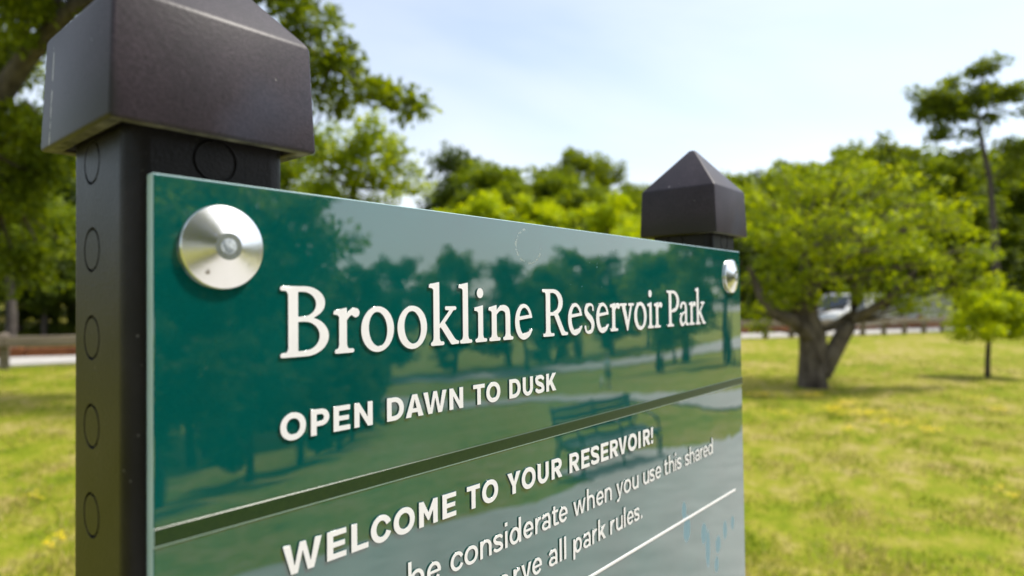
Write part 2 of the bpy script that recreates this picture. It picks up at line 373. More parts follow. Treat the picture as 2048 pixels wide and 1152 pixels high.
def lawn_mat():
    m, t, b, o = mat('lawn')
    c = N(t, 'ShaderNodeTexCoord')
    n1 = N(t, 'ShaderNodeTexNoise', Scale=.55, Detail=5, Roughness=.6)
    n2 = N(t, 'ShaderNodeTexNoise', Scale=4.5, Detail=6, Roughness=.65)
    n3 = N(t, 'ShaderNodeTexNoise', Scale=38, Detail=4)
    for n in (n1, n2, n3): t.links.new(c.outputs['Object'], n.inputs['Vector'])
    r2 = ramp(t, [(.34, (.10, .150, .006)), (.44, (.19, .225, .010)), (.51, (.27, .26, .03)), (.60, (.37, .30, .11))])
    a = N(t, 'ShaderNodeMath', operation='MULTIPLY_ADD'); a.inputs[1].default_value = .55
    s = N(t, 'ShaderNodeMath', operation='MULTIPLY'); s.inputs[1].default_value = .45
    t.links.new(n2.outputs['Fac'], a.inputs[0]); t.links.new(n1.outputs['Fac'], s.inputs[0]); t.links.new(s.outputs[0], a.inputs[2])
    t.links.new(a.outputs[0], r2.inputs['Fac'])
    v = N(t, 'ShaderNodeHueSaturation'); mr = N(t, 'ShaderNodeMapRange'); mr.inputs[3].default_value = .65; mr.inputs[4].default_value = 1.3
    t.links.new(n3.outputs['Fac'], mr.inputs[0]); t.links.new(mr.outputs[0], v.inputs['Value']); t.links.new(r2.outputs['Color'], v.inputs['Color'])
    t.links.new(v.outputs[0], b.inputs['Base Color'])
    b.inputs['Roughness'].default_value = .9; b.inputs['Specular IOR Level'].default_value = .1
    bp = N(t, 'ShaderNodeBump', Strength=.6, Distance=.04); t.links.new(n3.outputs['Fac'], bp.inputs['Height']); t.links.new(bp.outputs[0], b.inputs['Normal'])
    return m
LAWN = lawn_mat()

# ------------------------------------------------------------------ the setting
def axis_pts(lo, hi, dense_lo, dense_hi, step, far):
    a = [dense_lo]
    while a[-1] < dense_hi: a.append(a[-1] + step)
    s = step
    while a[-1] < hi: s *= 1.25; a.append(a[-1] + s)
    s = step; f = []
    x = dense_lo
    while x > lo: s *= 1.25; x -= s; f.append(x)
    return np.array(f[::-1] + a)
def ground_mesh():
    xs = axis_pts(-500, 600, -8, 44, .45, 0); ys = axis_pts(-500, 600, -44, 34, .45, 0)
    X, Y = np.meshgrid(xs, ys); Z = gz(X, Y)
    nx, ny = len(xs), len(ys)
    v = np.stack([X.ravel(), Y.ravel(), Z.ravel()], 1)
    i = (np.arange(ny - 1)[:, None] * nx + np.arange(nx - 1)[None]).ravel()
    f = np.stack([i, i + 1, i + nx + 1, i + nx], 1)
    me = bpy.data.meshes.new('ground'); me.from_pydata(v.tolist(), [], f.tolist()); me.materials.append(LAWN)
    me.polygons.foreach_set('use_smooth', [True] * len(me.polygons))
    o = bpy.data.objects.new('ground', me); col.objects.link(o); return tag(o, 'patchy sunlit park lawn, green with dry straw patches', None, None, 'structure')
ground_mesh()
def ribbon(name, left, right, lift, m, n=60, k=6, label=None):
    """a sheet draped on the ground between two edge lines"""
    def res(p, n):
        p = np.array(p, float); d = np.r_[0, np.cumsum(np.hypot(*np.diff(p, axis=0).T))]
        s = np.linspace(0, d[-1], n); return np.stack([np.interp(s, d, p[:, 0]), np.interp(s, d, p[:, 1])], 1)
    a, b = res(left, n), res(right, n)
    w = np.linspace(0, 1, k)[None, :, None]
    P = a[:, None] * (1 - w) + b[:, None] * w
    wob = np.sin(np.arange(n) * 1.7) * .04 + np.sin(np.arange(n) * .61) * .05
    P[:, 0] += wob[:, None] * .6; P[:, -1] -= wob[::-1, None] * .6
    Z = gz(P[..., 0], P[..., 1]) + lift
    v = np.concatenate([P, Z[..., None]], 2).reshape(-1, 3)
    f = [(i * k + j, i * k + j + 1, (i + 1) * k + j + 1, (i + 1) * k + j) for i in range(n - 1) for j in range(k - 1)]
    # skirts go down into the ground so the sheet reads as a slab
    v = v.tolist(); n0 = len(v)
    for j in (0, k - 1):
        b0 = len(v); v += [[p[0], p[1], p[2] - lift - .12] for p in v[j:n0:k]]
        f += [(i * k + j, (i + 1) * k + j, b0 + i + 1, b0 + i) for i in range(n - 1)]
    mb = MB(); mb.add(v, f); o = mb.build(name, m, smooth=True)
    return tag(o, label, None, None, 'structure')
def fl(s0, t0, t1): return [tuple(FA + FD * t0 + FN * s0), tuple(FA + FD * t1 + FN * s0)]
ribbon('footpath', fl(.30, -14, 46), fl(1.85, -14, 46), .035, CONCRETE, n=140, k=8, label='pale concrete footpath behind the timber post fence')
ribbon('road', fl(5.2, -60, 120), fl(11.3, -60, 120), .04, ASPHALT, n=180, k=8, label='dark asphalt road beyond the footpath')
# paths on the slope in front of the sign (seen mirrored in the panel)
ribbon('asphalt_path', [(-6, -6.6), (0.5, -5.6), (2.85, -4.93), (4.13, -4.53), (4.92, -3.94), (6.11, -3.85), (6.5, -4.75), (8.0, -4.70), (8.3, -3.5), (9.2, -3.4), (13, -4.3), (20, -6)],
       [(-6, -1.1), (0.5, -.75), (2.0, -.62), (3.2, -.6), (4.5, -.6), (5.5, -.6), (6.3, -.6), (7.2, -.7), (8.0, -.8), (9.5, -1.0), (13, -2.0), (20, -3.6)], .022, ASPHALT_PALE, n=160, k=26, label='worn pale asphalt path below the sign')
ribbon('gravel_path', [(26, -60), (30.5, -38), (32.5, -33), (27.5, -21.5), (24.5, -16.6), (20.5, -11.2), (17.5, -7.4), (19, -5.4), (24, -4.5)], [(22, -60), (25.6, -36), (26.5, -28), (22.5, -17), (19.0, -12.2), (16.4, -8.8), (12.3, -4.9), (15, -3.9), (24, -2.9)], .06, CONCRETE, n=150, k=8, label='pale gravel path crossing the lower lawn')
ribbon('shore_path', [(28, -62), (44, -47), (60, -41), (78, -39.5), (110, -45), (140, -48)], [(28, -54), (42, -41.5), (52, -36.6), (72, -34.6), (95, -35), (140, -38)], .12, CONCRETE, n=90, k=12, label='broad pale path along the far tree line')

# ------------------------------------------------------------------ lettering
def grid(x0, x1, y0, y1, st):
    xs = np.arange(x0, x1 + st, st); ys = np.arange(y0, y1 + st, st)
    return np.meshgrid(xs, ys)
class G:
    """signed-distance sketch pad for one glyph"""
    def __init__(s, w, y0, y1, st): s.X, s.Y = grid(-1, w + 1, y0 - 1, y1 + 1, st); s.st = st; s.F = np.full(s.X.shape, 9.)
    def U(s, d): s.F = np.minimum(s.F, d)
    def S(s, d): s.F = np.maximum(s.F, -d)
    def box(s, x0, x1, y0, y1):
        dx = np.maximum(x0 - s.X, s.X - x1); dy = np.maximum(y0 - s.Y, s.Y - y1)
        return np.maximum(dx, dy)
    def poly(s, pts):
        P = np.array(pts, float); d = np.full(s.X.shape, 1e9); ins = np.zeros(s.X.shape, bool); n = len(P)
        for i in range(n):
            a, b = P[i], P[(i + 1) % n]; e = b - a
            wx, wy = s.X - a[0], s.Y - a[1]
            t = np.clip((wx * e[0] + wy * e[1]) / (e @ e), 0, 1)
            d = np.minimum(d, np.hypot(wx - e[0] * t, wy - e[1] * t))
            c = ((a[1] > s.Y) != (b[1] > s.Y))
            if abs(e[1]) > 1e-9: ins ^= c & (s.X < e[0] * (s.Y - a[1]) / e[1] + a[0])
        return np.where(ins, -d, d)
    def ell(s, cx, cy, rx, ry, rot=0, p=2.):
        c, q = math.cos(R_(rot)), math.sin(R_(rot)); x = (s.X - cx) * c + (s.Y - cy) * q; y = -(s.X - cx) * q + (s.Y - cy) * c
        return ((np.abs(x / rx) ** p + np.abs(y / ry) ** p) ** (1 / p) - 1) * min(rx, ry)
    def cap(s, x0, y0, x1, y1, r): return s.stroke([(x0, y0), (x1, y1)], [r, r], 2)
    def stroke(s, pts, rad, k=10):
        P = np.array(pts, float); r = np.array(rad, float)
        if k > 2:
            n = len(P); Q = np.vstack([2 * P[0] - P[1], P, 2 * P[-1] - P[-2]]); o = []; ro = []
            for i in range(n - 1):
                for t in np.linspace(0, 1, k, endpoint=False):
                    a, b, c, e = Q[i:i + 4]
                    o.append(.5 * (2 * b + (c - a) * t + (2 * a - 5 * b + 4 * c - e) * t * t + (3 * b - a - 3 * c + e) * t ** 3)); ro.append(r[i] * (1 - t) + r[i + 1] * t)
            P = np.vstack(o + [P[-1:]]); r = np.array(ro + [r[-1]])
        d = np.full(s.X.shape, 1e9)
        for i in range(len(P) - 1):
            a, e = P[i], P[i + 1] - P[i]; wx, wy = s.X - a[0], s.Y - a[1]
            t = np.clip((wx * e[0] + wy * e[1]) / max(e @ e, 1e-12), 0, 1)
            d = np.minimum(d, np.hypot(wx - e[0] * t, wy - e[1] * t) - (r[i] * (1 - t) + r[i + 1] * t))
        return d
    def soft(s, n=1):
        for _ in range(n):
            P = np.pad(s.F, 1, mode='edge'); s.F = (P[:-2, 1:-1] + P[2:, 1:-1] + P[1:-1, :-2] + P[1:-1, 2:] + 2 * P[1:-1, 1:-1]) / 6
    def loops(s, tol):
        F, X, Y = s.F, s.X, s.Y; ny, nx = F.shape; I = F < 0
        amb = I[:-1, :-1].astype(int) + I[1:, :-1] + I[:-1, 1:] + I[1:, 1:]
        nxt = {}
        def pt(e):
            k, j, i = e
            if k == 0: a, b = (j, i), (j, i + 1)
            else: a, b = (j, i), (j + 1, i)
            t = F[a] / (F[a] - F[b]); return (X[a] + (X[b] - X[a]) * t, Y[a] + (Y[b] - Y[a]) * t)
        for j, i in zip(*np.nonzero((amb > 0) & (amb < 4))):
            c = [I[j, i], I[j, i + 1], I[j + 1, i + 1], I[j + 1, i]]
            ed = [(0, j, i), (1, j, i + 1), (0, j + 1, i), (1, j, i)]
            out_e = [ed[q] for q in range(4) if c[q] and not c[(q + 1) % 4]]; in_e = [ed[q] for q in range(4) if not c[q] and c[(q + 1) % 4]]
            for a, b in zip(out_e, in_e): nxt[a] = b
        res = []
        while nxt:
            st0, e = nxt.popitem(); lp = [pt(st0)]
            while e in nxt: lp.append(pt(e)); e = nxt.pop(e)
            if len(lp) > 6: res.append(simplify(lp, tol))
        return res
def simplify(p, tol):
    P = np.array(p); n = len(P); h = n // 2
    def dp(a, b):
        if b - a < 2: return [a]
        e = P[b % n] - P[a]; L_ = max(np.hypot(*e), 1e-9); Q = P[a + 1:b] - P[a]
        d = np.abs(Q[:, 0] * e[1] - Q[:, 1] * e[0]) / L_; i = int(d.argmax())
        return [a] if d[i] < tol else dp(a, a + 1 + i) + dp(a + 1 + i, b)
    return P[dp(0, h) + dp(h, n)]

def serif_foot(g, x0, x1, sx0, sx1, y=0, up=1, r=.82):
    g.U(g.cap(x0 + r, y + up * r, x1 - r, y + up * r, r))
    for a, b in ((x0 + r, sx0), (x1 - r, sx1)):
        s_ = 1 if b > a else -1
        g.U(g.poly([(b - s_ * 1.3, y + up * 1.3), (b + s_ * .4, y + up * 1.2), (b + s_ * .4, y + up * 3.4), (b - s_ * .05, y + up * 3.0), (b - s_ * .4, y + up * 2.0)]))
def flag(g, x0, sx0, sx1, top):
    g.U(g.poly([(x0, top - 2.5), (x0 + .1, top - 1.25), (x0 + .7, top - 1.0), (sx1, top), (sx1, top - 5), (sx0, top - 5), (sx0, top - 3.4), (sx0 - .7, top - 2.7)]))
def T_(ch):
    W = dict(B=19., r=11.4, o=15.7, k=17.6, l=8.6, i=8.5, n=17.8, e=13.5, R=22.3, s=11.1, v=16.8, P=18.5, a=14.6)[ch]
    g = G(W, -1, 28, .13)
    H = 24.3
    if ch == 'B':
        for d in (g.box(3, 9.5, 12.8, H), np.maximum(g.ell(9.4, 18.55, 8.1, 5.75), 3 - g.X), g.box(3, 9.8, 0, 13.6), np.maximum(g.ell(9.9, 6.8, 9.1, 6.8), 3 - g.X), g.box(3, 6.8, 0, H), g.box(2, 6, 22.6, H), g.box(2, 6, 0, 1.7)): g.U(d)
        serif_foot(g, 0, 8, 3, 6.8); serif_foot(g, 0, 8, 3, 6.8, H, -1)
        g.S(np.maximum(np.minimum(g.box(6.8, 8.8, 13.8, 22.35), g.ell(8.6, 18.08, 5.2, 4.28)), 6.8 - g.X))
        g.S(np.maximum(np.minimum(g.box(6.8, 9.3, 1.95, 12.0), g.ell(9.2, 6.98, 6.0, 5.03)), 6.8 - g.X))
    if ch in 'PR':
        bx, lo = (17.8, 10.6) if ch == 'R' else (18.5, 9.6)
        cy = (H + lo) / 2
        for d in (g.box(3, 9.5, lo, H), np.maximum(g.ell(9.4, cy, bx - 9.4, H - cy), 3 - g.X), g.box(3, 6.8, 0, H), g.box(2, 6, 22.6, H)): g.U(d)
        serif_foot(g, 0, 8, 3, 6.8, H, -1)
        g.S(np.maximum(np.minimum(g.box(6.8, 8.8, lo + 1.8, 22.35), g.ell(8.6, cy - .05, bx - 12.5, (22.35 - lo - 1.8) / 2)), 6.8 - g.X))
        serif_foot(g, .6, 10.2, 3, 6.8)
        if ch == 'R': g.U(g.poly([(9.6, 11.6), (13.4, 11.6), (19.0, 2.6), (20.2, 1.75), (21.9, 1.6), (22.3, 1.0), (22.2, .25), (21.4, 0), (17.1, 0), (16.5, .3)]))
    if ch == 'k':
        g.U(g.box(2.5, 6.0, 0, 24)); flag(g, 0, 2.5, 6.0, 26.8); serif_foot(g, .9, 8.7, 2.5, 6.0)
        g.U(g.poly([(6.0, 8.9), (12.0, 15.0), (14.6, 15.0), (9.0, 9.3), (6, 7.2)])); g.U(g.cap(10.0, 15.6, 15.2, 15.6, .85))
        g.U(g.poly([(6.1, 8.3), (9.0, 9.6), (15.0, 2.5), (16.2, 1.7), (17.4, 1.5), (17.6, .7), (17.1, .1), (13.2, 0), (12.6, .3)]))
    if ch == 'l': g.U(g.box(2.5, 5.9, 0, 24)); flag(g, 0, 2.5, 5.9, 26.8); serif_foot(g, .6, 8.4, 2.5, 5.9)
    if ch == 'i': g.U(g.box(2.5, 5.8, 0, 14)); flag(g, 0, 2.5, 5.8, 16.7); serif_foot(g, .6, 8.4, 2.5, 5.8); g.U(g.ell(3.9, 22.1, 2.15, 2.3))
    if ch == 'n':
        g.U(g.box(2.2, 5.7, 0, 14)); flag(g, 0, 2.2, 5.7, 16.7); serif_foot(g, .4, 8.3, 2.2, 5.7)
        g.U(g.box(11.9, 15.4, 0, 11.8)); serif_foot(g, 10.1, 17.6, 11.9, 15.4)
        g.U(g.stroke([(5.0, 12.4), (7.6, 14.7), (10.6, 15.2), (13.1, 13.9), (13.65, 11)], [.6, 1.0, 1.45, 1.75, 1.75]))
    if ch == 'r':
        g.U(g.box(2.4, 5.8, 0, 14)); flag(g, 0, 2.4, 5.8, 16.7); serif_foot(g, .5, 9.0, 2.4, 5.8)
        g.U(g.stroke([(5.2, 12.2), (6.9, 14.4), (8.6, 15.2), (9.7, 14.7)], [.5, .95, 1.35, 1.75]))
    if ch == 'o': g.U(g.ell(7.85, 8.2, 7.85, 8.75)); g.S(g.ell(7.95, 8.2, 4.35, 6.6, 6))
    if ch == 'e':
        g.U(g.ell(6.75, 8.2, 6.75, 8.75)); g.S(g.ell(7.5, 8.3, 4.15, 6.75, 5))
        g.S(g.poly([(5.5, 9.2), (15, 10.15), (15, 3.2), (12.5, 3.2), (10, 5.5), (6, 6)]))
        g.U(np.maximum(g.poly([(2.4, 9.0), (14, 10.15), (14, 11.8), (2.4, 10.75)]), g.ell(6.75, 8.2, 6.75, 8.75)))
        g.U(g.stroke([(7, 1.1), (10.2, 1.9), (12.8, 4.0)], [1.6, 1.3, .6]))
    if ch == 's':
        g.U(g.stroke([(9.2, 12.9), (8.7, 15.2), (6.0, 16.0), (2.9, 14.9), (2.1, 12.2), (4.2, 9.8), (7.4, 7.5), (8.9, 4.8), (7.9, 1.7), (5.2, .45), (2.3, 1.3), (1.35, 3.7)], [.7, .65, .75, 1.3, 1.6, 1.75, 1.8, 1.65, 1.25, .85, .7, .85], 8))
    if ch == 'v':
        g.U(g.poly([(1.9, 15.6), (5.9, 15.6), (9.9, 4.6), (9.4, -.3), (8.2, -.3)])); g.U(g.poly([(12.3, 15.6), (14.7, 15.6), (9.4, -.3), (8.4, -.3), (8.2, 2.5)]))
        g.U(g.cap(.85, 15.5, 7.2, 15.5, .85)); g.U(g.cap(10.6, 15.5, 15.95, 15.5, .85))
    if ch == 'a':
        g.U(g.stroke([(2.2, 13.2), (4.0, 15.3), (6.8, 15.8), (9.4, 14.3), (9.9, 11.2), (9.9, 3)], [1.5, .95, .85, 1.4, 1.7, 1.7]))
        g.U(g.stroke([(9.5, 9.6), (5.6, 8.6), (2.4, 6.5), (1.75, 3.6), (3.3, 1.1), (6.2, 1.0), (9.5, 3.4)], [.65, .8, 1.4, 1.75, 1.3, .85, .65]))
        g.U(g.stroke([(9.9, 3.2), (11.0, 1.1), (13.8, .85)], [1.6, 1.1, .75]))
    g.soft(2)
    return g
def S_(ch, W, H, sv, sh, bold):
    """geometric sans; H cap height for capitals, x height for small letters (ascender 1.5 x)"""
    asc = H * 1.5
    g = G(W, -H * .45, asc + .6, .075)
    dg = sv * 1.12
    if ch == 'I' or ch == 'l': g.U(g.box(0, W, 0, H if bold else asc))
    elif ch == 'E':
        for d in (g.box(0, sv, 0, H), g.box(0, W, 0, sh), g.box(0, W, H - sh, H), g.box(0, W * .93, H / 2 - sh * .47, H / 2 + sh * .47)): g.U(d)
    elif ch == 'L': g.U(g.box(0, sv, 0, H)); g.U(g.box(0, W, 0, sh))
    elif ch == 'T': g.U(g.box(0, W, H - sh, H)); g.U(g.box(W / 2 - sv / 2, W / 2 + sv / 2, 0, H))
    elif ch in 'Oo': g.U(g.ell(W / 2, H / 2, W / 2, H / 2 + .15, p=2.08)); g.S(g.ell(W / 2, H / 2, W / 2 - sv, H / 2 + .15 - sh * 1.08, p=2.08))
    elif ch == 'D':
        g.U(g.box(0, W * .45, 0, H)); g.U(np.maximum(g.ell(W * .42, H / 2, W * .58, H / 2, p=2.1), -g.X))
        g.S(np.maximum(np.minimum(g.box(sv, W * .45, sh, H - sh), g.ell(W * .42, H / 2, W * .58 - sv, H / 2 - sh, p=2.1)), sv - g.X))
    elif ch in 'PR':
        lo = H * (.34 if ch == 'P' else .37); cy = (H + lo) / 2; Wb = W if ch == 'P' else W * .95
        g.U(g.box(0, sv, 0, H)); g.U(g.box(0, Wb * .55, lo, H)); g.U(g.ell(Wb * .55, cy, Wb * .45, H - cy, p=2.1))
        g.S(np.minimum(g.box(sv, Wb * .55, lo + sh * .95, H - sh), np.maximum(g.ell(Wb * .52, cy, Wb * .48 - sv * .95, H - cy - sh, p=2.1), sv - g.X)))
        if ch == 'R': g.U(g.poly([(W * .36, lo + .1), (W * .36 + dg * .95, lo + .9), (W, 0), (W - dg * 1.12, 0)]))
    elif ch == 'N': g.U(g.box(0, sv, 0, H)); g.U(g.box(W - sv, W, 0, H)); g.U(g.poly([(0, H), (sv * .95, H), (W, 0), (W - sv * .95, 0)]))
    elif ch == 'M':
        g.U(g.box(0, sv, 0, H)); g.U(g.box(W - sv, W, 0, H))
        g.U(g.poly([(0, H), (sv * .95, H), (W / 2, H * .52), (W - sv * .95, H), (W, H), (W / 2 + .35, H * .2), (W / 2 - .35, H * .2)]))
    elif ch == 'A':
        g.U(g.poly([(0, 0), (W / 2 - dg * .5, H), (W / 2 + dg * .5, H), (W, 0), (W - dg * 1.06, 0), (W / 2, H * .78), (dg * 1.06, 0)])); g.U(g.box(W * .22, W * .78, H * .2, H * .2 + sh * .9))
    elif ch in 'Vv': g.U(g.poly([(0, H), (dg * 1.06, H), (W / 2, H * .24), (W - dg * 1.06, H), (W, H), (W / 2 + dg * .46, 0), (W / 2 - dg * .46, 0)]))
    elif ch in 'Ww':
        q = dg * .95; a, b = W * .29, W * .71
        g.U(g.poly([(0, H), (q, H), (a + .05, H * .27), (W / 2 - q * .42, H), (W / 2 + q * .42, H), (b - .05, H * .27), (W - q, H), (W, H), (b + q * .46, 0), (b - q * .46, 0), (W / 2, H * .70), (a + q * .46, 0), (a - q * .46, 0)]))
    elif ch == 'Y': g.U(g.poly([(0, H), (dg * 1.1, H), (W / 2, H * .57), (W - dg * 1.1, H), (W, H), (W / 2 + sv / 2, H * .38), (W / 2 + sv / 2, 0), (W / 2 - sv / 2, 0), (W / 2 - sv / 2, H * .38)]))
    elif ch in 'Kk':
        top = H if ch == 'K' else asc
        g.U(g.box(0, sv, 0, top)); g.U(g.poly([(sv * .9, H * .28), (sv * .9, H * .56), (W - dg * 1.25, H), (W - .05, H), (W * .52, H * .5)])); g.U(g.poly([(W * .33, H * .47), (W * .55, H * .62), (W, 0), (W - dg * 1.2, 0)]))
    elif ch == 'U':
        r = W / 2
        g.U(g.box(0, sv, r * .9, H)); g.U(g.box(W - sv, W, r * .9, H))
        g.U(np.maximum(np.maximum(g.ell(W / 2, r * .93, W / 2, r * .93 + .12), -g.ell(W / 2, r * .93, W / 2 - sv, r * .93 + .12 - sh * 1.05)), g.Y - r * .95))
    elif ch in 'Cc':
        g.U(g.ell(W * .53, H / 2, W * .53, H / 2 + .15)); g.S(g.ell(W * .53, H / 2, W * .53 - sv, H / 2 + .15 - sh * 1.08)); k = .20 if bold else .24
        g.S(g.poly([(W * .55, H / 2), (W * 1.3, H * (.5 + k * 1.55)), (W * 1.3, H * (.5 - k * 1.55))])); g.S(g.box(W, W + 2, -1, H + 1))
    elif ch in 'Ss':
        r = sh * .52; m = sv * .5; x0, x1 = m * .95, W - m * .95
        g.U(g.stroke([(W - r * 1.05, H * .80), (W * .70, H - r * 1.1), (W * .42, H - r), (x0 + .05, H * .83), (x0, H * .70), (W * .30, H * .56), (W * .70, H * .44), (x1, H * .30), (x1 - .05, H * .16), (W * .58, r), (W * .32, r * 1.05), (r * .95, H * .19)], [r, r, r, m * .92, m * .95, m * .98, m * .98, m * .95, m * .92, r, r, r], 6))
    elif ch == '!': g.U(g.poly([(.0, H), (W, H), (W * .82, H * .34), (W * .18, H * .34)])); g.U(g.box(W * .06, W * .94, 0, H * .21))
    elif ch == '.': g.U(g.ell(W / 2, W / 2, W / 2, W / 2))
    elif ch == 'i': g.U(g.box(W / 2 - sv / 2, W / 2 + sv / 2, 0, H)); g.U(g.box(W / 2 - sv * .54, W / 2 + sv * .54, asc - sv * 1.0, asc))
    elif ch in 'bdp':
        cx = W / 2 + (.06 if ch != 'd' else -.06) * W; rx = W * .44 + .1
        g.U(g.ell(cx, H / 2, rx + .02, H / 2 + .12)); g.S(g.ell(cx, H / 2, rx - sv + .02, H / 2 + .12 - sh * 1.08))
        x = 0 if ch != 'd' else W - sv
        g.U(g.box(x, x + sv, 0 if ch != 'p' else -H * .36, asc if ch != 'p' else H))
    elif ch in 'nh':
        g.U(g.box(0, sv, 0, H if ch == 'n' else asc)); g.U(g.box(W - sv, W, 0, H * .60))
        cy = H - W * .5
        g.U(np.maximum(np.maximum(g.ell(W / 2, H * .56, W / 2, H * .44 + .12), -g.ell(W / 2, H * .56, W / 2 - sv, H * .44 + .12 - sh * 1.05)), H * .58 - g.Y))
    elif ch == 'u':
        g.U(g.box(0, sv, H * .40, H)); g.U(g.box(W - sv, W, 0, H))
        g.U(np.maximum(np.maximum(g.ell(W / 2, H * .44, W / 2, H * .44 + .12), -g.ell(W / 2, H * .44, W / 2 - sv, H * .44 + .12 - sh * 1.05)), g.Y - H * .42))
    elif ch == 'r': g.U(g.box(0, sv, 0, H)); g.U(g.stroke([(sv * .7, H * .55), (W * .5, H * .82), (W - sh * .5, H - sh * .56)], [sh * .5, sh * .56, sh * .56]))
    elif ch == 'e':
        g.U(g.ell(W / 2, H / 2, W / 2, H / 2 + .14)); g.S(g.ell(W / 2, H / 2, W / 2 - sv, H / 2 + .14 - sh * 1.08))
        g.S(g.poly([(W * .5, H * .46), (W * 1.2, H * .46), (W * 1.2, H * .20), (W * .93, H * .20), (W * .72, H * .32)])); g.U(np.maximum(g.box(sv * .6, W, H * .42, H * .42 + sh * .86), g.ell(W / 2, H / 2, W / 2, H / 2 + .14)))
    elif ch == 'a':
        g.U(g.box(W - sv, W, 0, H * .62)); r = sh * .52
        g.U(g.stroke([(W * .10, H * .83), (W * .38, H - r), (W * .72, H * .93), (W - sv * .5, H * .66)], [r * .95, r, r * 1.1, sv * .5]))
        g.U(g.ell(W * .46, H * .285, W * .46, H * .30)); g.S(g.ell(W * .50, H * .285, W * .50 - sv, H * .30 - sh * .95)); g.U(g.box(W - sv, W, 0, H * .5))
    elif ch == 't':
        x = W * .2; g.U(g.box(x, x + sv, H * .22, H * 1.26)); g.U(g.box(0, W * .97, H - sh, H)); g.U(g.stroke([(x + sv / 2, H * .3), (x + sv * .75, sh * .62), (W - .3, sh * .5)], [sv * .5, sh * .6, sh * .5]))
    elif ch == 'y':
        g.U(g.poly([(0, H), (dg * 1.06, H), (W * .52, H * .24), (W - dg * 1.06, H), (W, H), (W * .53, -H * .12), (W * .35, -H * .36), (W * .06, -H * .36), (W * .10, -H * .18), (W * .30, -H * .16), (W * .41, 0)]))
    g.soft(1)
    return g
GL = {}
def glyph_mesh(key, g, tol, depth, bev):
    if key in GL: return GL[key]
    cu = bpy.data.curves.new('letter', 'CURVE'); cu.dimensions = '2D'; cu.fill_mode = 'BOTH'
    for lp in g.loops(tol):
        sp = cu.splines.new('POLY'); sp.points.add(len(lp) - 1); sp.use_cyclic_u = True
        for q, (x, y) in zip(sp.points, lp): q.co = (x / 1000, y / 1000, 0, 1)
    cu.extrude = depth / 2 - bev; cu.bevel_depth = bev; cu.bevel_resolution = 1; cu.offset = -.00004
    o = bpy.data.objects.new('letter_tmp', cu); col.objects.link(o)
    dg = bpy.context.evaluated_depsgraph_get()
    me = bpy.data.meshes.new_from_object(o.evaluated_get(dg)); bpy.data.objects.remove(o); bpy.data.curves.remove(cu)
    me.name = 'letter'; me.materials.clear(); me.materials.append(LETTER); me.materials.append(FLANK)
    nrm = np.zeros(len(me.polygons) * 3); me.polygons.foreach_get('normal', nrm)
    me.polygons.foreach_set('material_index', (np.abs(nrm.reshape(-1, 3)[:, 2]) < .93).astype(np.int32))
    GL[key] = me
    return me

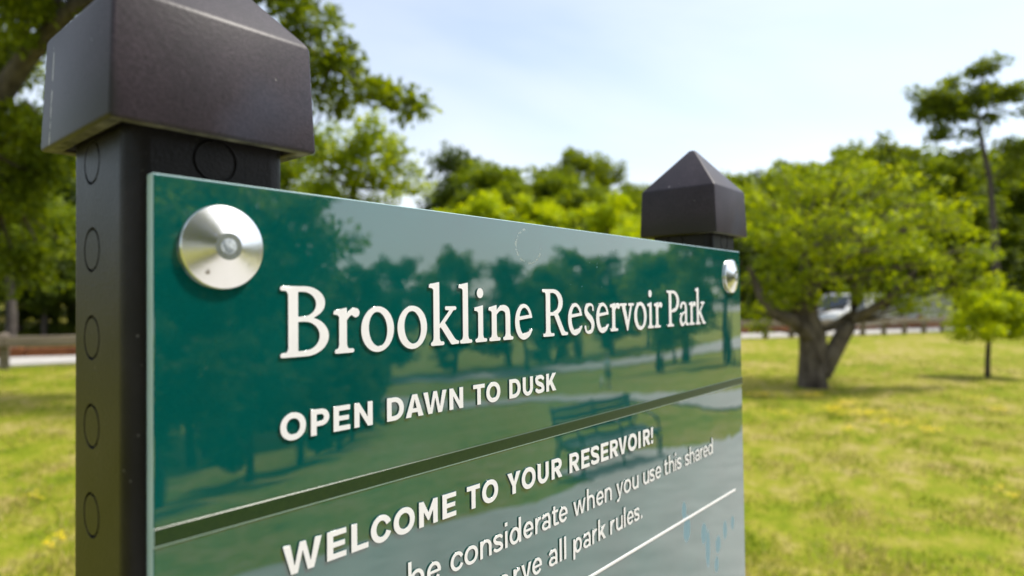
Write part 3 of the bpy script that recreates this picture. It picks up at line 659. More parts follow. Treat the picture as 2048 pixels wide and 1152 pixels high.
# ------------------------------------------------------------------ the sign (built in its own frame: x along, z up, origin at the panel's upper left corner)
TILT = R_(-1.5)
RM = Matrix.Rotation(TILT, 4, 'X')
BASE = Vector((.2261, .03, -1.47))
sign = empty('park_sign', RM @ BASE + Vector((0, 0, 1.46)), 0, 'dark green park name sign with white letters between two black capped posts', 'sign')
sign.rotation_euler = (TILT, 0, 0)
PW, GAP, SW = .0508, .0048, .4522
def sign_part(o, off=(0, 0, 0)):
    o.parent = sign; o.location = Vector(off) - BASE; return o
def make_post():
    """square tube with stamped knock-out rings, origin at its front left edge, z=0 level with the panel top"""
    w, rr, pitch = PW, .0062, .028
    mb = MB(); K = 32
    f0, f1 = rr, w - rr
    zc0 = .0072; nrow = 16
    ztop = zc0 + .75 * pitch; zbot = zc0 - (nrow - .5) * pitch
    def face(fn, rc=w / 2):
        # fn(a, b, h): a across the face, b height, h outwards
        def cell(z0, z1, ac, ring=True):
            zc = (z0 + z1) / 2 if ring is True else ring
            per = []
            for j in range(K):
                th = 2 * math.pi * j / K; c_, s_ = math.cos(th), math.sin(th)
                k = 1 / max(abs(c_), abs(s_)); per.append((c_ * k, s_ * k))
            V = []; rings = []
            rings.append([fn(f0 + (p[0] + 1) / 2 * (f1 - f0), z0 + (p[1] + 1) / 2 * (z1 - z0), 0) for p in per])
            for rad, h in ((.0072, 0), (.0070, -.0008), (.0064, -.0008), (.0062, 0)):
                rings.append([fn(ac + rad * math.cos(2 * math.pi * j / K), zc + rad * math.sin(2 * math.pi * j / K), h) for j in range(K)])
            for rg in rings: V += rg
            F_ = [(i * K + j, i * K + (j + 1) % K, (i + 1) * K + (j + 1) % K, (i + 1) * K + j) for i in range(len(rings) - 1) for j in range(K)]
            F_.append(tuple((len(rings) - 1) * K + j for j in range(K)))
            mb.add(V, F_)
        for k in range(nrow):
            zc = zc0 - k * pitch
            cell(zc - pitch / 2, zc + pitch / 2, rc)
        mb.add([fn(f0, zc0 + pitch / 2, 0), fn(f1, zc0 + pitch / 2, 0), fn(f1, ztop + .02, 0), fn(f0, ztop + .02, 0)], [(0, 1, 2, 3)])
        mb.add([fn(f0, -1.60, 0), fn(f1, -1.60, 0), fn(f1, zbot, 0), fn(f0, zbot, 0)], [(0, 1, 2, 3)])
    face(lambda a, b, h: (a, -h, b))                 # front
    face(lambda a, b, h: (-h, a, b), .0300)          # left side
    zt, zb = ztop + .02, -1.60
    for q in ((w, None),):
        mb.add([(w, rr, zb), (w, w - rr, zb), (w, w - rr, zt), (w, rr, zt)], [(0, 1, 2, 3)])
        mb.add([(rr, w, zb), (w - rr, w, zb), (w - rr, w, zt), (rr, w, zt)], [(0, 1, 2, 3)])
    for cx, cy, a0 in ((rr, rr, 180), (w - rr, rr, 270), (w - rr, w - rr, 0), (rr, w - rr, 90)):
        arc = [(cx + rr * math.cos(R_(a0 + t * 11.25)), cy + rr * math.sin(R_(a0 + t * 11.25))) for t in range(9)]
        for (xa, ya), (xb, yb) in zip(arc, arc[1:]): mb.add([(xa, ya, zb), (xb, yb, zb), (xb, yb, zt), (xa, ya, zt)], [(0, 1, 2, 3)])
    return mb
p1 = sign_part(make_post().build('post', BLACK, smooth=True, weld=1e-6), (-.0048, GAP, 0))
p2 = p1.copy(); col.objects.link(p2); sign_part(p2, (SW + .0053 - PW, GAP, 0))
def make_cap():
    """hollow pyramid cap, origin at the centre of its drip edge"""
    mb = MB(); b, e, t_ = .0325, .0311, .0056
    zE, zA, a = .0375, .0725, .0022
    sq = lambda r, z: [(-r, -r, z), (r, -r, z), (r, r, z), (-r, r, z)]
    V = sq(b, 0) + sq(e, zE) + sq(a, zA) + sq(b - t_, 0) + sq(b - t_, .018)
    F_ = []
    for i, j in ((0, 4), (4, 8)):
        F_ += [(i + k, i + (k + 1) % 4, j + (k + 1) % 4, j + k) for k in range(4)]
    F_.append((8, 9, 10, 11))
    mb.add(V, F_); n0 = len(mb.f)
    rim = [(k, (k + 1) % 4, 12 + (k + 1) % 4, 12 + k) for k in range(4)] + [(12 + k, 12 + (k + 1) % 4, 16 + (k + 1) % 4, 16 + k) for k in range(4)] + [(16, 17, 18, 19)]
    mb.f += rim; mb.m += [1] * len(rim)
    return mb
def cap_obj(x, m=CAPM):
    o = make_cap().build('post_cap', [m, WORN_EDGE], smooth=True, bevel=.0011, seg=3)
    return sign_part(o, x)
mx1 = (-.0048 + PW / 2, GAP + PW / 2, .0137)
cap_obj(mx1)
c2 = cap_obj((SW + .0053 - PW / 2, GAP + PW / 2, .0137 - .0014), CAPM2)

# panel
mb = MB(); PH = .61
mb.box((0, 0, -PH), (SW, .0042, 0))
panel = mb.build('panel', [PANEL, EDGE], bevel=.0007, seg=3)
me = panel.data
for pl in me.polygons: pl.material_index = 0 if abs(pl.normal.y) > .8 else 1
sign_part(panel)
def on_panel(o, x, y, z):
    o.parent = panel; o.location = (x, y, z); return o
def put_letter(me, x, z, sx=1.0, lift=.0):
    o = bpy.data.objects.new('letter', me); col.objects.link(o)
    o.parent = panel; o.rotation_euler = (R_(90), 0, 0); o.location = (x / 1000, -.0003 - lift, z / 1000); o.scale = (sx, 1, 1)
TITLE = zip("BrooklineReservoirPark", [39.9, 60.8, 72.9, 90.3, 107.1, 124.5, 134.3, 143.7, 162.6, 184.1, 206.5, 221.6, 233.9, 248.6, 259.8, 276.7, 293.4, 302.3, 320.1, 339.0, 354.0, 364.2])
for ch, x in TITLE: put_letter(glyph_mesh('t' + ch, T_(ch), .025, .0006, .0001), x, -57.0)
def sans_line(txt, xs, base, H, sv, sh, bold, depth, widths):
    for ch, x in zip(txt.replace(' ', ''), xs):
        W = widths[ch]
        put_letter(glyph_mesh((ch, H, bold), S_(ch, W, H, sv, sh, bold), .015, depth * .55, .0001), x, base)
sans_line("OPEN DAWN TO DUSK", [39.8, 51.4, 60.6, 69.6, 84.8, 94.2, 103.6, 118.4, 133.1, 141.7, 157.8, 167.9, 177.8, 186.7], -84.95, 9.1, 2.35, 1.85, True, .0010,
          dict(O=9.75, P=7.5, E=7.2, N=8.4, D=8.5, A=9.5, W=13.2, T=7.6, U=8.0, S=7.2, K=8.6))
sans_line("WELCOME TO YOUR RESERVOIR!", [40.5, 57.6, 67.9, 76.7, 87.6, 100.7, 113.7, 128.4, 138.2, 155.6, 166.2, 178.7, 190.2, 206.0, 217.1, 226.6, 236.7, 246.4, 255.8, 266.8, 279.3, 285.2, 295.4], -130.2, 10.2, 2.6, 2.05, True, .0012,
          dict(W=15.0, E=8.15, L=7.7, C=9.5, O=10.85, M=10.3, T=8.4, Y=9.8, U=9.1, R=9.3, S=8.4, V=9.9, I=2.9, **{'!': 2.9}))
LW = dict(b=8.4, e=7.8, c=7.6, o=8.6, n=7.6, s=6.5, i=2.1, d=8.4, r=4.8, a=7.2, t=5.5, w=11.8, h=7.7, y=7.9, u=7.5, l=1.9, p=8.0, k=7.8, v=7.8, P=7.9)
LW['.'] = 2.1
P_LINE4 = [94.8, 104.8, 118.2, 126.6, 136.6, 145.5, 153.4, 157.0, 167.1, 176.3, 181.7, 190.2, 196.1, 209.1, 222.1, 231.4, 240.2, 252.9, 261.3, 271.4, 284.8, 293.1, 300.7, 312.8, 319.4, 328.2, 331.3, 343.6, 351.0, 360.0, 368.4, 373.6, 382.2]
sans_line("be considerate when you use this shared", P_LINE4, -154.0, 7.9, 1.78, 1.4, False, .0009, LW)
sans_line("lease", [49.4, 53.0, 62.2, 71.0, 78.9], -154.0, 7.9, 1.78, 1.4, False, .0009, LW)
put_letter(glyph_mesh(('P', 'cap'), S_('P', 7.6, 11.2, 1.78, 1.4, False), .015, .0009, .00016), 40.0, -154.0)
sans_line("space and observe all park rules.", [40.0, 48.1, 57.4, 66.2, 74.6, 87.4, 96.6, 105.4, 118.8, 129.0, 139.0 + .4, 148.6, 159.3, 165.2, 173.6, 187.1, 196.3, 200.3, 208.6, 218.1, 226.9, 233.0, 245.6, 252.0, 260.9, 264.5, 273.0, 281.0], -173.6, 7.9, 1.78, 1.4, False, .0009, LW)
# raised stripe and thin rule
mb = MB()
prof = [(0, -.1030), (-.0004, -.1031), (-.0006, -.1033), (-.0005, -.1082), (-.0003, -.1086), (0, -.1088)]
x0, x1 = .0004, SW - .0004
V = [(x0, y, z) for y, z in prof] + [(x1, y, z) for y, z in prof]; n = len(prof)
mb.add(V, [(i, i + 1, n + i + 1, n + i) for i in range(n - 1)] + [tuple(range(n)), tuple(range(2 * n - 1, n - 1, -1))])
st = mb.build('stripe', [STRIPE, EDGE])
for pl in st.data.polygons:
    zc = pl.center.z
    pl.material_index = 1 if abs(pl.normal.x) > .5 or zc < -.1083 else 0
on_panel(st, 0, 0, 0)
mb = MB(); mb.box((.040, -.0006, -.1914), (.4335, .0002, -.1898)); on_panel(mb.build('rule_line', LETTER, bevel=.0003), 0, 0, 0)
# bolts
for x in (.0204, SW - .0206):
    mb = MB(); mb.lathe([(.0132, -.001), (.0132, .0013), (.0129, .0018), (.0124, .0020), (.0042, .0049), (.0040, .0049)], k=72, axis='-y')
    b_ = mb.build('bolt_head', STEEL, smooth=True); sign_part(b_, (x, 0, -.0208))
    b_.data.set_sharp_from_angle(angle=R_(9))
    mb = MB(); mb.lathe([(.0041, .0030), (.0041, .0044), (.0036, .0043), (.0034, .0047), (.0020, .0050), (.0005, .0051)], k=40, axis='-y')
    pn = mb.build('pin', PIN, smooth=True); pn.parent = b_

# ------------------------------------------------------------------ fence, edging, cars behind the lawn
def fpt(t, s): 
    p = FA + FD * t + FN * s; return Vector((p[0], p[1], float(gz(p[0], p[1]))))
FANG = math.atan2(FD[1], FD[0])
fence = empty('timber_fence', fpt(0, 0), FANG, 'low weathered timber fence of square posts with one thick rail', 'fence')
def fence_local(t): return t
pm = MB(); pm.box((-.065, -.065, -.25), (.065, .065, .60)); post0 = None
pm.add([(-.065, -.065, .60), (.065, -.065, .60), (.065, .065, .60), (-.065, .065, .60), (0, 0, .635)], [(0, 1, 4), (1, 2, 4), (2, 3, 4), (3, 0, 4)])
SP = 1.16
for k in range(-9, 29):
    t = k * SP + .06
    z = fpt(t, 0).z - fence.location.z
    if post0 is None: o = post0 = pm.build('post', TIMBER, bevel=.008)
    else: o = bpy.data.objects.new('post', post0.data); col.objects.link(o)
    o.parent = fence; o.location = (t, 0, z); o.rotation_euler = (R_(random.Random(k).uniform(-1.5, 1.5)), R_(random.Random(k + 99).uniform(-1.5, 1.5)), R_(random.Random(k + 5).uniform(-3, 3)))
rl = None
for k in range(-9, 28):
    t = k * SP + .06
    za, zb = fpt(t, 0).z - fence.location.z, fpt(t + SP, 0).z - fence.location.z
    if rl is None:
        rm = MB(); rm.box((.005, -.05, -.085), (SP - .005, .05, .085)); rl = o = rm.build('rail', TIMBER, bevel=.012)
    else: o = bpy.data.objects.new('rail', rl.data); col.objects.link(o)
    o.parent = fence; o.location = (t, -.095, (za) + .475); o.rotation_euler = (0, -math.atan2(zb - za, SP), 0)
edg = empty('timber_edging', fpt(0, 2.15), FANG, 'rust brown timber edging beams laid end to end along the footpath', 'edging')
eb = None
for k in range(-5, 18):
    t = k * 2.4
    if eb is None:
        em = MB(); em.box((0, -.10, -.1), (2.385, .10, .19)); eb = o = em.build('beam', RUST, bevel=.015)
    else: o = bpy.data.objects.new('beam', eb.data); col.objects.link(o)
    o.parent = edg; o.location = (t, random.Random(k).uniform(-.012, .012), fpt(t, 2.15).z - edg.location.z + random.Random(k + 3).uniform(-.01, .01))

CARW = plain('white_car_paint', (.80, .80, .80), .12); GLASS = plain('dark_car_glass', (.03, .04, .05), .05); TYRE = plain('tyre_rubber', (.02, .02, .02), .8)
RIM = plain('wheel_alloy', (.5, .5, .52), .3, 1); LAMPR = plain('red_lamp', (.35, .01, .01), .2); LAMPW = plain('clear_lamp', (.75, .76, .78), .1); BLUEP = plain('blue_panel', (.22, .42, .62), .3); PLAST = plain('dark_plastic', (.03, .03, .03), .6)
def loft(mb, sections, mi=0):
    n = len(sections[0]); V = [p for s in sections for p in s]
    F_ = [(i * n + j, i * n + (j + 1) % n, (i + 1) * n + (j + 1) % n, (i + 1) * n + j) for i in range(len(sections) - 1) for j in range(n)]
    F_ += [tuple(range(n))[::-1], tuple((len(sections) - 1) * n + j for j in range(n))]
    mb.add(V, F_, mi)
def make_car(loc, rz, label, van):
    root = empty('parked_car' if not van else 'parked_van', loc, rz, label, 'car' if not van else 'van', None)
    L_, hw = (4.5, .88) if not van else (4.9, .93)
    # body side profile (x, z), lofted across with tumblehome
    if van: prof = [(-2.4, .35), (-2.42, .9), (-2.38, 1.05), (-2.3, 1.82), (-2.1, 1.92), (.6, 1.92), (.95, 1.84), (1.65, 1.12), (2.3, .98), (2.45, .75), (2.45, .35)]
    else: prof = [(-2.2, .35), (-2.25, .75), (-2.15, .92), (-1.75, .98), (-1.15, 1.36), (-.5, 1.45), (.25, 1.43), (1.05, .98), (1.9, .85), (2.2, .70), (2.25, .35)]
    mb = MB()
    top = max(z for _, z in prof)
    def sec(y, k):
        return [(x * (1 - .02 * k), y * (1 - .16 * max(0, (z - .95) / (top - .95))), z if z > .5 else z + .04 * k) for x, z in prof]
    loft(mb, [sec(-hw, 1), sec(-hw * .9, 0), sec(0, 0), sec(hw * .9, 0), sec(hw, 1)])
    body = mb.build('body', CARW, root, smooth=True)
    def yat(z): return hw * (1 - .16 * max(0, (z - .95) / (top - .95))) + .006
    wins = [[(.22, 1.12), (.22, 1.76), (.72, 1.74), (1.28, 1.14)]] if van else [[(-1.35, 1.02), (-1.0, 1.32), (-.45, 1.37), (-.45, 1.02)], [(-.38, 1.02), (-.38, 1.38), (.25, 1.36), (.82, 1.03)]]
    for s in (-1, 1):
        for w in wins:
            m_ = MB(); m_.add([(x, s * yat(z), z) for x, z in w] + [(x, s * (yat(z) - .03), z) for x, z in w], [(0, 1, 2, 3), (7, 6, 5, 4), (0, 4, 5, 1), (1, 5, 6, 2), (2, 6, 7, 3), (3, 7, 4, 0)])
            m_.build('side_window', GLASS, root)
        m_ = MB(); m_.box((L_ / 2 - .06, s * .62 - .16, .68), (L_ / 2 + .012, s * .62 + .16, .80)); m_.build('headlight', LAMPW, root, bevel=.02)
        m_ = MB(); m_.box((-L_ / 2 - .02, s * .68 - .1, .72), (-L_ / 2 + .06, s * .68 + .1, .9)); m_.build('tail_light', LAMPR, root, bevel=.02)
        for x in (-1.35, 1.4):
            m_ = MB(); m_.lathe([(.20, -.10), (.30, -.11), (.33, -.08), (.33, .08), (.30, .11), (.20, .10)], k=28, axis='x')
            w_ = m_.build('wheel', TYRE, root, smooth=True); w_.location = (x, s * (hw - .1), .33); w_.rotation_euler = (0, 0, R_(90))
            m_ = MB(); m_.lathe([(.21, -.085), (.21, .085), (.18, .075), (.05, .095)], k=20, axis='x'); r_ = m_.build('rim', RIM, w_, smooth=True)
    wp = [p for p in prof if p[0] > .2 and p[1] > .97]
    (xa, za), (xb, zb) = wp[0 if not van else 1], wp[-1 if not van else 2]
    m_ = MB(); q = .9
    m_.add([(xa + .03, -hw * .72, za + .0), (xa + .03, hw * .72, za), (xb - .02, hw * .84, zb + .05), (xb - .02, -hw * .84, zb + .05), (xa, -hw * .72, za - .04), (xa, hw * .72, za - .04), (xb - .05, hw * .84, zb), (xb - .05, -hw * .84, zb)],
           [(0, 1, 2, 3), (7, 6, 5, 4), (0, 4, 5, 1), (1, 5, 6, 2), (2, 6, 7, 3), (3, 7, 4, 0)]); m_.build('windshield', GLASS, root)
    m_ = MB(); m_.box((-L_ / 2 - .05, -hw * .92, .34), (L_ / 2 + .05, hw * .92, .5)); m_.build('bumper', PLAST, root, bevel=.03)
    return root
for u, dp, van, lab in ((1703, 6.6, True, 'white parked van pointing towards the crab apple trunk beyond the fence'), (1868, 6.5, True, 'white parked van beyond the fence, behind the small sapling')):
    d2 = (CF + (u - 1024) / FPX * CR)[:2]; o2 = FA + FN * dp - CAM[:2]
    k_ = (o2 @ FN) / (d2 @ FN); h_ = CAM[:2] + d2 * k_; t_ = (h_ - FA) @ FD
    q = fpt(t_, dp)
    make_car((q.x, q.y, q.z + .04), FANG + R_(180 if u < 1750 else 0), lab, van)

# ------------------------------------------------------------------ trees
def leaf_cloud(clumps, per, size, r):
    """clumps: (n,4) centres and radii -> numpy quads"""
    n = len(clumps) * per
    C0 = np.repeat(clumps, per, axis=0)
    d = r.normal(size=(n, 3)); d /= np.linalg.norm(d, axis=1)[:, None]
    rad = r.random(n) ** .45
    P = C0[:, :3] + d * (rad * C0[:, 3])[:, None] * np.array((1, 1, .62))
    out_ = d + np.array((0, 0, -.25)) + r.normal(size=(n, 3)) * .55
    out_ /= np.linalg.norm(out_, axis=1)[:, None]
    up = np.array((0, 0, 1.)) + r.normal(size=(n, 3)) * .75
    side = np.cross(out_, up); side /= np.linalg.norm(side, axis=1)[:, None] + 1e-9
    nrm = np.cross(side, out_)
    s = size * r.uniform(.65, 1.3, n)[:, None]
    a = P; b = P + out_ * s * .5 + side * s * .34 + nrm * s * .10; c = P + out_ * s; e = P + out_ * s * .5 - side * s * .34 + nrm * s * .10
    return np.stack([a, b, c, e], 1).reshape(-1, 3)
def quads_obj(name, V, m, parent):
    n = len(V) // 4
    me = bpy.data.meshes.new(name)
    me.vertices.add(len(V)); me.vertices.foreach_set('co', V.astype(np.float32).ravel())
    me.loops.add(len(V)); me.loops.foreach_set('vertex_index', np.arange(len(V), dtype=np.int32))
    me.polygons.add(n); me.polygons.foreach_set('loop_start', np.arange(0, len(V), 4, dtype=np.int32)); me.polygons.foreach_set('loop_total', np.full(n, 4, np.int32))
    me.update(); me.validate(); me.materials.append(m)
    o = bpy.data.objects.new(name, me); col.objects.link(o); o.parent = parent
    return o
def wiggle(a, b, n, amp, r):
    a, b = np.array(a, float), np.array(b, float)
    t = np.linspace(0, 1, n)[:, None]; p = a * (1 - t) + b * t
    w = r.normal(size=(n, 3)) * amp; w[0] = 0; w[-1] = 0
    return p + w * np.sin(np.pi * t)
def tree(name, label, base, blobs, trunk, leaf, bark, nleaf, size, seed, group=None, clump_r=.32, per=60, limb_r=.10, fork=None, shell=.55):
    """blobs: world (x, y, z, r[, flat]); trunk: local [(x, y, z, r)]; fork: index of the trunk node limbs leave from"""
    r = np.random.default_rng(seed)
    root = empty(name, base, 0, label, 'tree', group)
    base = np.array(base, float)
    B = np.array([(b[0], b[1], b[2], b[3], b[4] if len(b) > 4 else .75) for b in blobs]); B[:, :3] -= base
    tm = MB(); tp = np.array(trunk, float)
    tm.tube(tp[:, :3], tp[:, 3], k=12)
    k0 = len(tp) // 2 if fork is None else fork
    vol = B[:, 3] ** 2; ncl = max(len(B), int(nleaf / per)); cl = []
    for b, v in zip(B, vol / vol.sum() * ncl):
        i = k0 + int(np.argmin(np.linalg.norm(tp[k0:, :3] - b[:3] + np.array((0, 0, b[3] * .6)), axis=1)))
        pts = wiggle(tp[i, :3], b[:3], 6, b[3] * .12, r)
        r0 = min(tp[i, 3] * .7, limb_r * (b[3] ** .6))
        tm.tube(pts, np.linspace(r0, r0 * .3, 6), k=6)
        m = max(2, int(round(v / 3.2)))
        for q in range(m):
            d = r.normal(size=3); d /= np.linalg.norm(d); d[2] = d[2] * .8 + .12
            st_ = pts[3 + r.integers(0, 3)]; tip = b[:3] + d * b[3] * r.uniform(.55, 1.32) * np.array((1, 1, b[4])); tip[2] -= abs(r.normal()) * .08 * b[3]
            tw = wiggle(st_, tip, 5, b[3] * .07, r)
            if q < 26: tm.tube(tw, [r0 * .28, r0 * .22, r0 * .16, r0 * .10, r0 * .04], k=4, cap=False)
            for f_, k_ in ((.5, 1.1), (.78, 1.0), (1.0, .68)):
                x_ = f_ * 4; a_ = int(min(3, x_)); c = tw[a_] * (1 - (x_ - a_)) + tw[a_ + 1] * (x_ - a_)
                cl.append([*c, clump_r * k_ * r.uniform(.7, 1.4)])
    cl = np.array(cl)
    tm.build('trunk', bark, root, smooth=True)
    quads_obj('crown', leaf_cloud(cl, per, size, r), leaf, root)
    return root
def S3(u, v, dp): return tuple(site(u, v, dp))
def blob(u, v, dp, r, flat=.75): return (*site(u, v, dp), r, flat)
def gbase(u, dp):
    p = site(u, 600, dp); return (p[0], p[1], float(gz(p[0], p[1])) - .03)

# the spreading crab apple to the right of the sign
b0 = gbase(1627, 9.92)
D = lambda du, dv, dd=0: (CR * du / FPX * 9.92 + np.array((0, 0, 1.)) * dv / FPX * 9.92 + np.array((CF[0], CF[1], 0)) * dd)
tr = [(*D(0, -8), .235), (*D(-2, 30), .21), (*D(0, 75), .205), (*D(-2, 110), .20), (*D(-12, 150), .15), (*D(-14, 215), .10), (*D(-20, 280), .06)]
crab_blobs = [blob(u, v + 8, 9.92 + d, r * .9, .8) for u, v, d, r in [
    (1545, 400, 0, .55), (1600, 370, .3, .5), (1680, 360, -.2, .55), (1760, 365, .3, .55), (1830, 400, 0, .55), (1890, 440, .2, .5), (1935, 490, 0, .42), (1520, 480, -.2, .5), (1500, 560, .1, .42),
    (1600, 460, -.6, .5), (1700, 450, -.8, .6), (1790, 470, -.6, .55), (1860, 510, -.3, .48), (1575, 540, -.4, .40), (1540, 610, .3, .28), (1660, 530, -.7, .42), (1760, 545, -.5, .45), (1840, 570, -.2, .40), (1910, 560, .2, .36), (1700, 470, .9, .7), (1800, 450, 1.0, .7), (1600, 470, 1.0, .7), (1950, 545, .3, .30), (1515, 650, .5, .16), (1490, 610, .2, .25), (1565, 590, -.3, .22), (1600, 580, -.2, .2), (1640, 600, -.3, .18), (1880, 600, .1, .22), (1810, 605, -.2, .2), (1740, 590, -.4, .2), (1970, 510, .2, .2), (1985, 560, .3, .16), (1480, 420, .2, .3), (1570, 345, .1, .2), (1640, 335, 0, .18), (1720, 335, .1, .2), (1800, 350, 0, .18), (1870, 395, .1, .2), (1920, 430, .1, .2)]]
crab = tree('crab_apple_tree', 'spreading low crab apple with forked grey trunk on the lawn', b0, crab_blobs, tr, LEAF_CRAB, BARK_GREY, 14500, .070, 11, clump_r=.185, per=19, limb_r=.085, fork=3)
lm = MB()
for pts, rad in (([D(12, 30, -.03), D(35, 75, -.08), D(62, 125, -.1), D(85, 175, 0), D(100, 235, .1)], (.16, .13, .12, .09, .06)),
                 ([D(-5, 100, -.06), D(-45, 135, -.15), D(-85, 150, -.2), D(-112, 190, -.1), D(-130, 245, 0)], (.13, .11, .09, .07, .04)),
                 ([D(70, 140, -.1), D(100, 160, -.2), D(135, 190, -.3), D(190, 240, -.2)], (.08, .06, .05, .03)),
                 ([D(0, 120, .05), D(10, 180, .2), D(40, 250, .3), D(60, 320, .3)], (.10, .08, .06, .04))):
    lm.tube(pts, rad, k=9)
lm.build('limb', BARK_GREY, crab, smooth=True)
# the small rounded sapling
b1 = gbase(1976, 11.1)
E_ = lambda du, dv, dd=0: (CR * du / FPX * 11.1 + np.array((0, 0, 1.)) * dv / FPX * 11.1 + np.array((CF[0], CF[1], 0)) * dd)
tree('sapling_tree', 'small bright green sapling with thin straight stem on the lawn', b1,
     [blob(u, v, 11.1 + d, r, .8) for u, v, d, r in [(1985, 615, 0, .33), (1940, 640, 0, .28), (2020, 625, .1, .33), (1960, 600, .2, .25), (2060, 640, 0, .3), (1925, 672, -.1, .18), (1985, 665, -.2, .26), (2040, 670, -.1, .26), (2010, 590, .1, .2)]],
     [(*E_(0, -5), .045), (*E_(0, 40), .04), (*E_(2, 80), .035), (*E_(4, 120), .02)], LEAF_LIME, BARK, 9000, .06, 12, clump_r=.14, per=40, limb_r=.03, fork=1)
# the big oak whose boughs hang over the left post
b2 = gbase(-190, 9.0)
F2 = lambda u, v, dp, r: (*(np.array(S3(u, v, dp)) - np.array(b2)), r)
oak = tree('oak_tree', 'large spreading oak with dark bough overhanging the left post', b2,
     [blob(u, v, d, r, .75) for u, v, d, r in [(40, 20, 8.6, .75), (180, -110, 8.6, 1.0), (380, -180, 8.4, 1.1), (560, -60, 8.2, .7), (620, 60, 8.1, .42), (665, 135, 8.0, .36), (720, 170, 7.9, .24), (640, 215, 8.2, .32), (785, 190, 7.9, .15), (825, 212, 7.9, .12), (700, 110, 8.0, .2), (30, 270, 9.2, .55), (-60, 120, 9.3, 1.0), (-150, -120, 9.6, 1.1), (70, 420, 9.6, .45), (20, 520, 9.8, .45), (110, 350, 9.6, .4), (100, 520, 9.8, .35), (-20, 440, 9.8, .5), (30, 350, 9.5, .5), (60, 580, 10, .25), (120, 250, 9.2, .5), (450, 60, 8.6, .8), (300, 40, 8.8, .8), (450, 230, 8.8, .6), (615, 300, 8.5, .28), (-420, -200, 9.5, 1.4), (-200, -420, 9.4, 1.4)]],
     [(0, 0, -.1, .36), F2(-160, 560, 9.0, .30), F2(-110, 420, 9.0, .25), F2(-55, 300, 8.95, .20), F2(-10, 205, 8.9, .16), F2(50, 120, 8.8, .13), F2(140, 20, 8.7, .10), F2(300, -60, 8.5, .10), F2(500, 20, 8.3, .06), F2(660, 130, 8.05, .03)], LEAF_OAK, BARK, 46000, .10, 13, clump_r=.24, per=34, limb_r=.07, fork=3)
# mid-distance tree right of the post, lighter
tree('maple_tree', 'light green maple with open crown standing beyond the oak', gbase(700, 16),
     [blob(u, v, d, r, .8) for u, v, d, r in [(700, 290, 16, .75), (770, 280, 15.8, .65), (810, 320, 16, .55), (650, 330, 16, .8), (745, 345, 15.7, .7), (820, 380, 16, .5), (690, 390, 16, .8), (775, 410, 15.8, .6), (600, 420, 16.3, .9), (700, 470, 16, 1.), (790, 460, 16.2, .7), (640, 270, 16.3, .4)]],
     [(0, 0, -.1, .22), (.05, .05, 1.5, .18), (.0, .1, 2.6, .14), (.1, .0, 4.0, .08)], LEAF_CRAB, BARK, 9500, .13, 14, clump_r=.30, per=28, limb_r=.07, fork=1)

# tree kinds for the wooded edge, then copies
def proto(name, label, h, w, leaf, bark, seed, nleaf=13000, size=.26, crown_lo=.28, group=None, tall=1.0):
    r = np.random.default_rng(seed); bl = []
    for i in range(15):
        t = r.random() ** .8; a = r.random() * 6.283; z = h * (crown_lo + (1 - crown_lo) * t * .93)
        prof = math.sin(math.pi * min(1, .16 + t * .80)) ** .7
        rad = w * .5 * prof * r.uniform(.25, .8)
        bl.append((math.cos(a) * rad, math.sin(a) * rad, z, w * r.uniform(.15, .24), .8))
    bl.append((0, 0, h * .62, w * .26)); bl.append((0, 0, h * .9, w * .14))
    return tree(name, label, (0, 0, 0), bl, [(0, 0, -.2, h * .030), (.1, 0, h * .2, h * .024), (0, .1, h * .4, h * .018), (.1, .1, h * .65, h * .010), (0, 0, h * .88, h * .004)], leaf, bark, nleaf, size, seed, group, clump_r=w * .075, per=30, limb_r=h * .008, fork=1)
PR = {
    'green': proto('broadleaf_tree', 'mid green broadleaf tree in the wooded park edge', 9.5, 7.5, LEAF_MID, BARK, 21, group='green trees along the wooded park edge'),
    'dark': proto('shade_tree', 'dense dark green shade tree in the wooded park edge', 10.5, 7.5, LEAF_DARK, BARK, 22, nleaf=16000, crown_lo=.08, group='dark trees along the wooded park edge'),
    'lime': proto('young_maple_tree', 'bright yellow green young maple in the wooded park edge', 5.5, 5.0, LEAF_LIME, BARK, 23, crown_lo=.10, size=.2, group='yellow green trees along the wooded park edge'),
    'oak': proto('tall_oak_tree', 'tall olive green oak with uneven crown in the wooded edge', 13, 9.5, LEAF_OAK, BARK, 24, nleaf=16000, size=.32, group='tall oaks along the wooded park edge'),
}
used = set()
LOOK = {'green': 'mid green broadleaf tree', 'dark': 'dense dark shade tree', 'lime': 'bright yellow green young maple', 'oak': 'tall olive green oak'}
def plant(kind, x, y, rz, s, where, sz=None):
    p = PR[kind]
    if kind not in used: used.add(kind); o = p
    else: o = copy_thing(p)
    o.location = (x, y, float(gz(x, y)) - .05); o.rotation_euler = (0, 0, rz); o.scale = (s, s, sz or s)
    hgt = {'green': 9.5, 'dark': 10.5, 'lime': 5.5, 'oak': 13}[kind] * s
    o['label'] = ('low ' if hgt < 4.6 else 'middle-sized ' if hgt < 8 else 'big ' if hgt < 11 else 'towering ') + LOOK[kind].replace('tall ', '') + ' ' + where; o['group'] = {'green': 'green', 'dark': 'dark', 'lime': 'yellow green', 'oak': 'olive oak'}[kind] + ' trees ' + where
    return o
rr = random.Random(5)
def at(u, dp, kind, vtop, where):
    p = site(u, 580, dp); h = {'green': 9.5, 'dark': 10.5, 'lime': 5.5, 'oak': 13}[kind]
    g0 = float(gz(p[0], p[1]))
    plant(kind, p[0], p[1], rr.uniform(0, 6.28), (site(u, vtop, dp)[2] - g0) / h * .95, where)
W1, W2, W3, W4, W5 = 'beyond the fence left of the left post', 'behind the maple beside the left post', 'far behind the panel between the posts', 'behind the crab apple', 'in the shaded row across the road behind the crab apple'
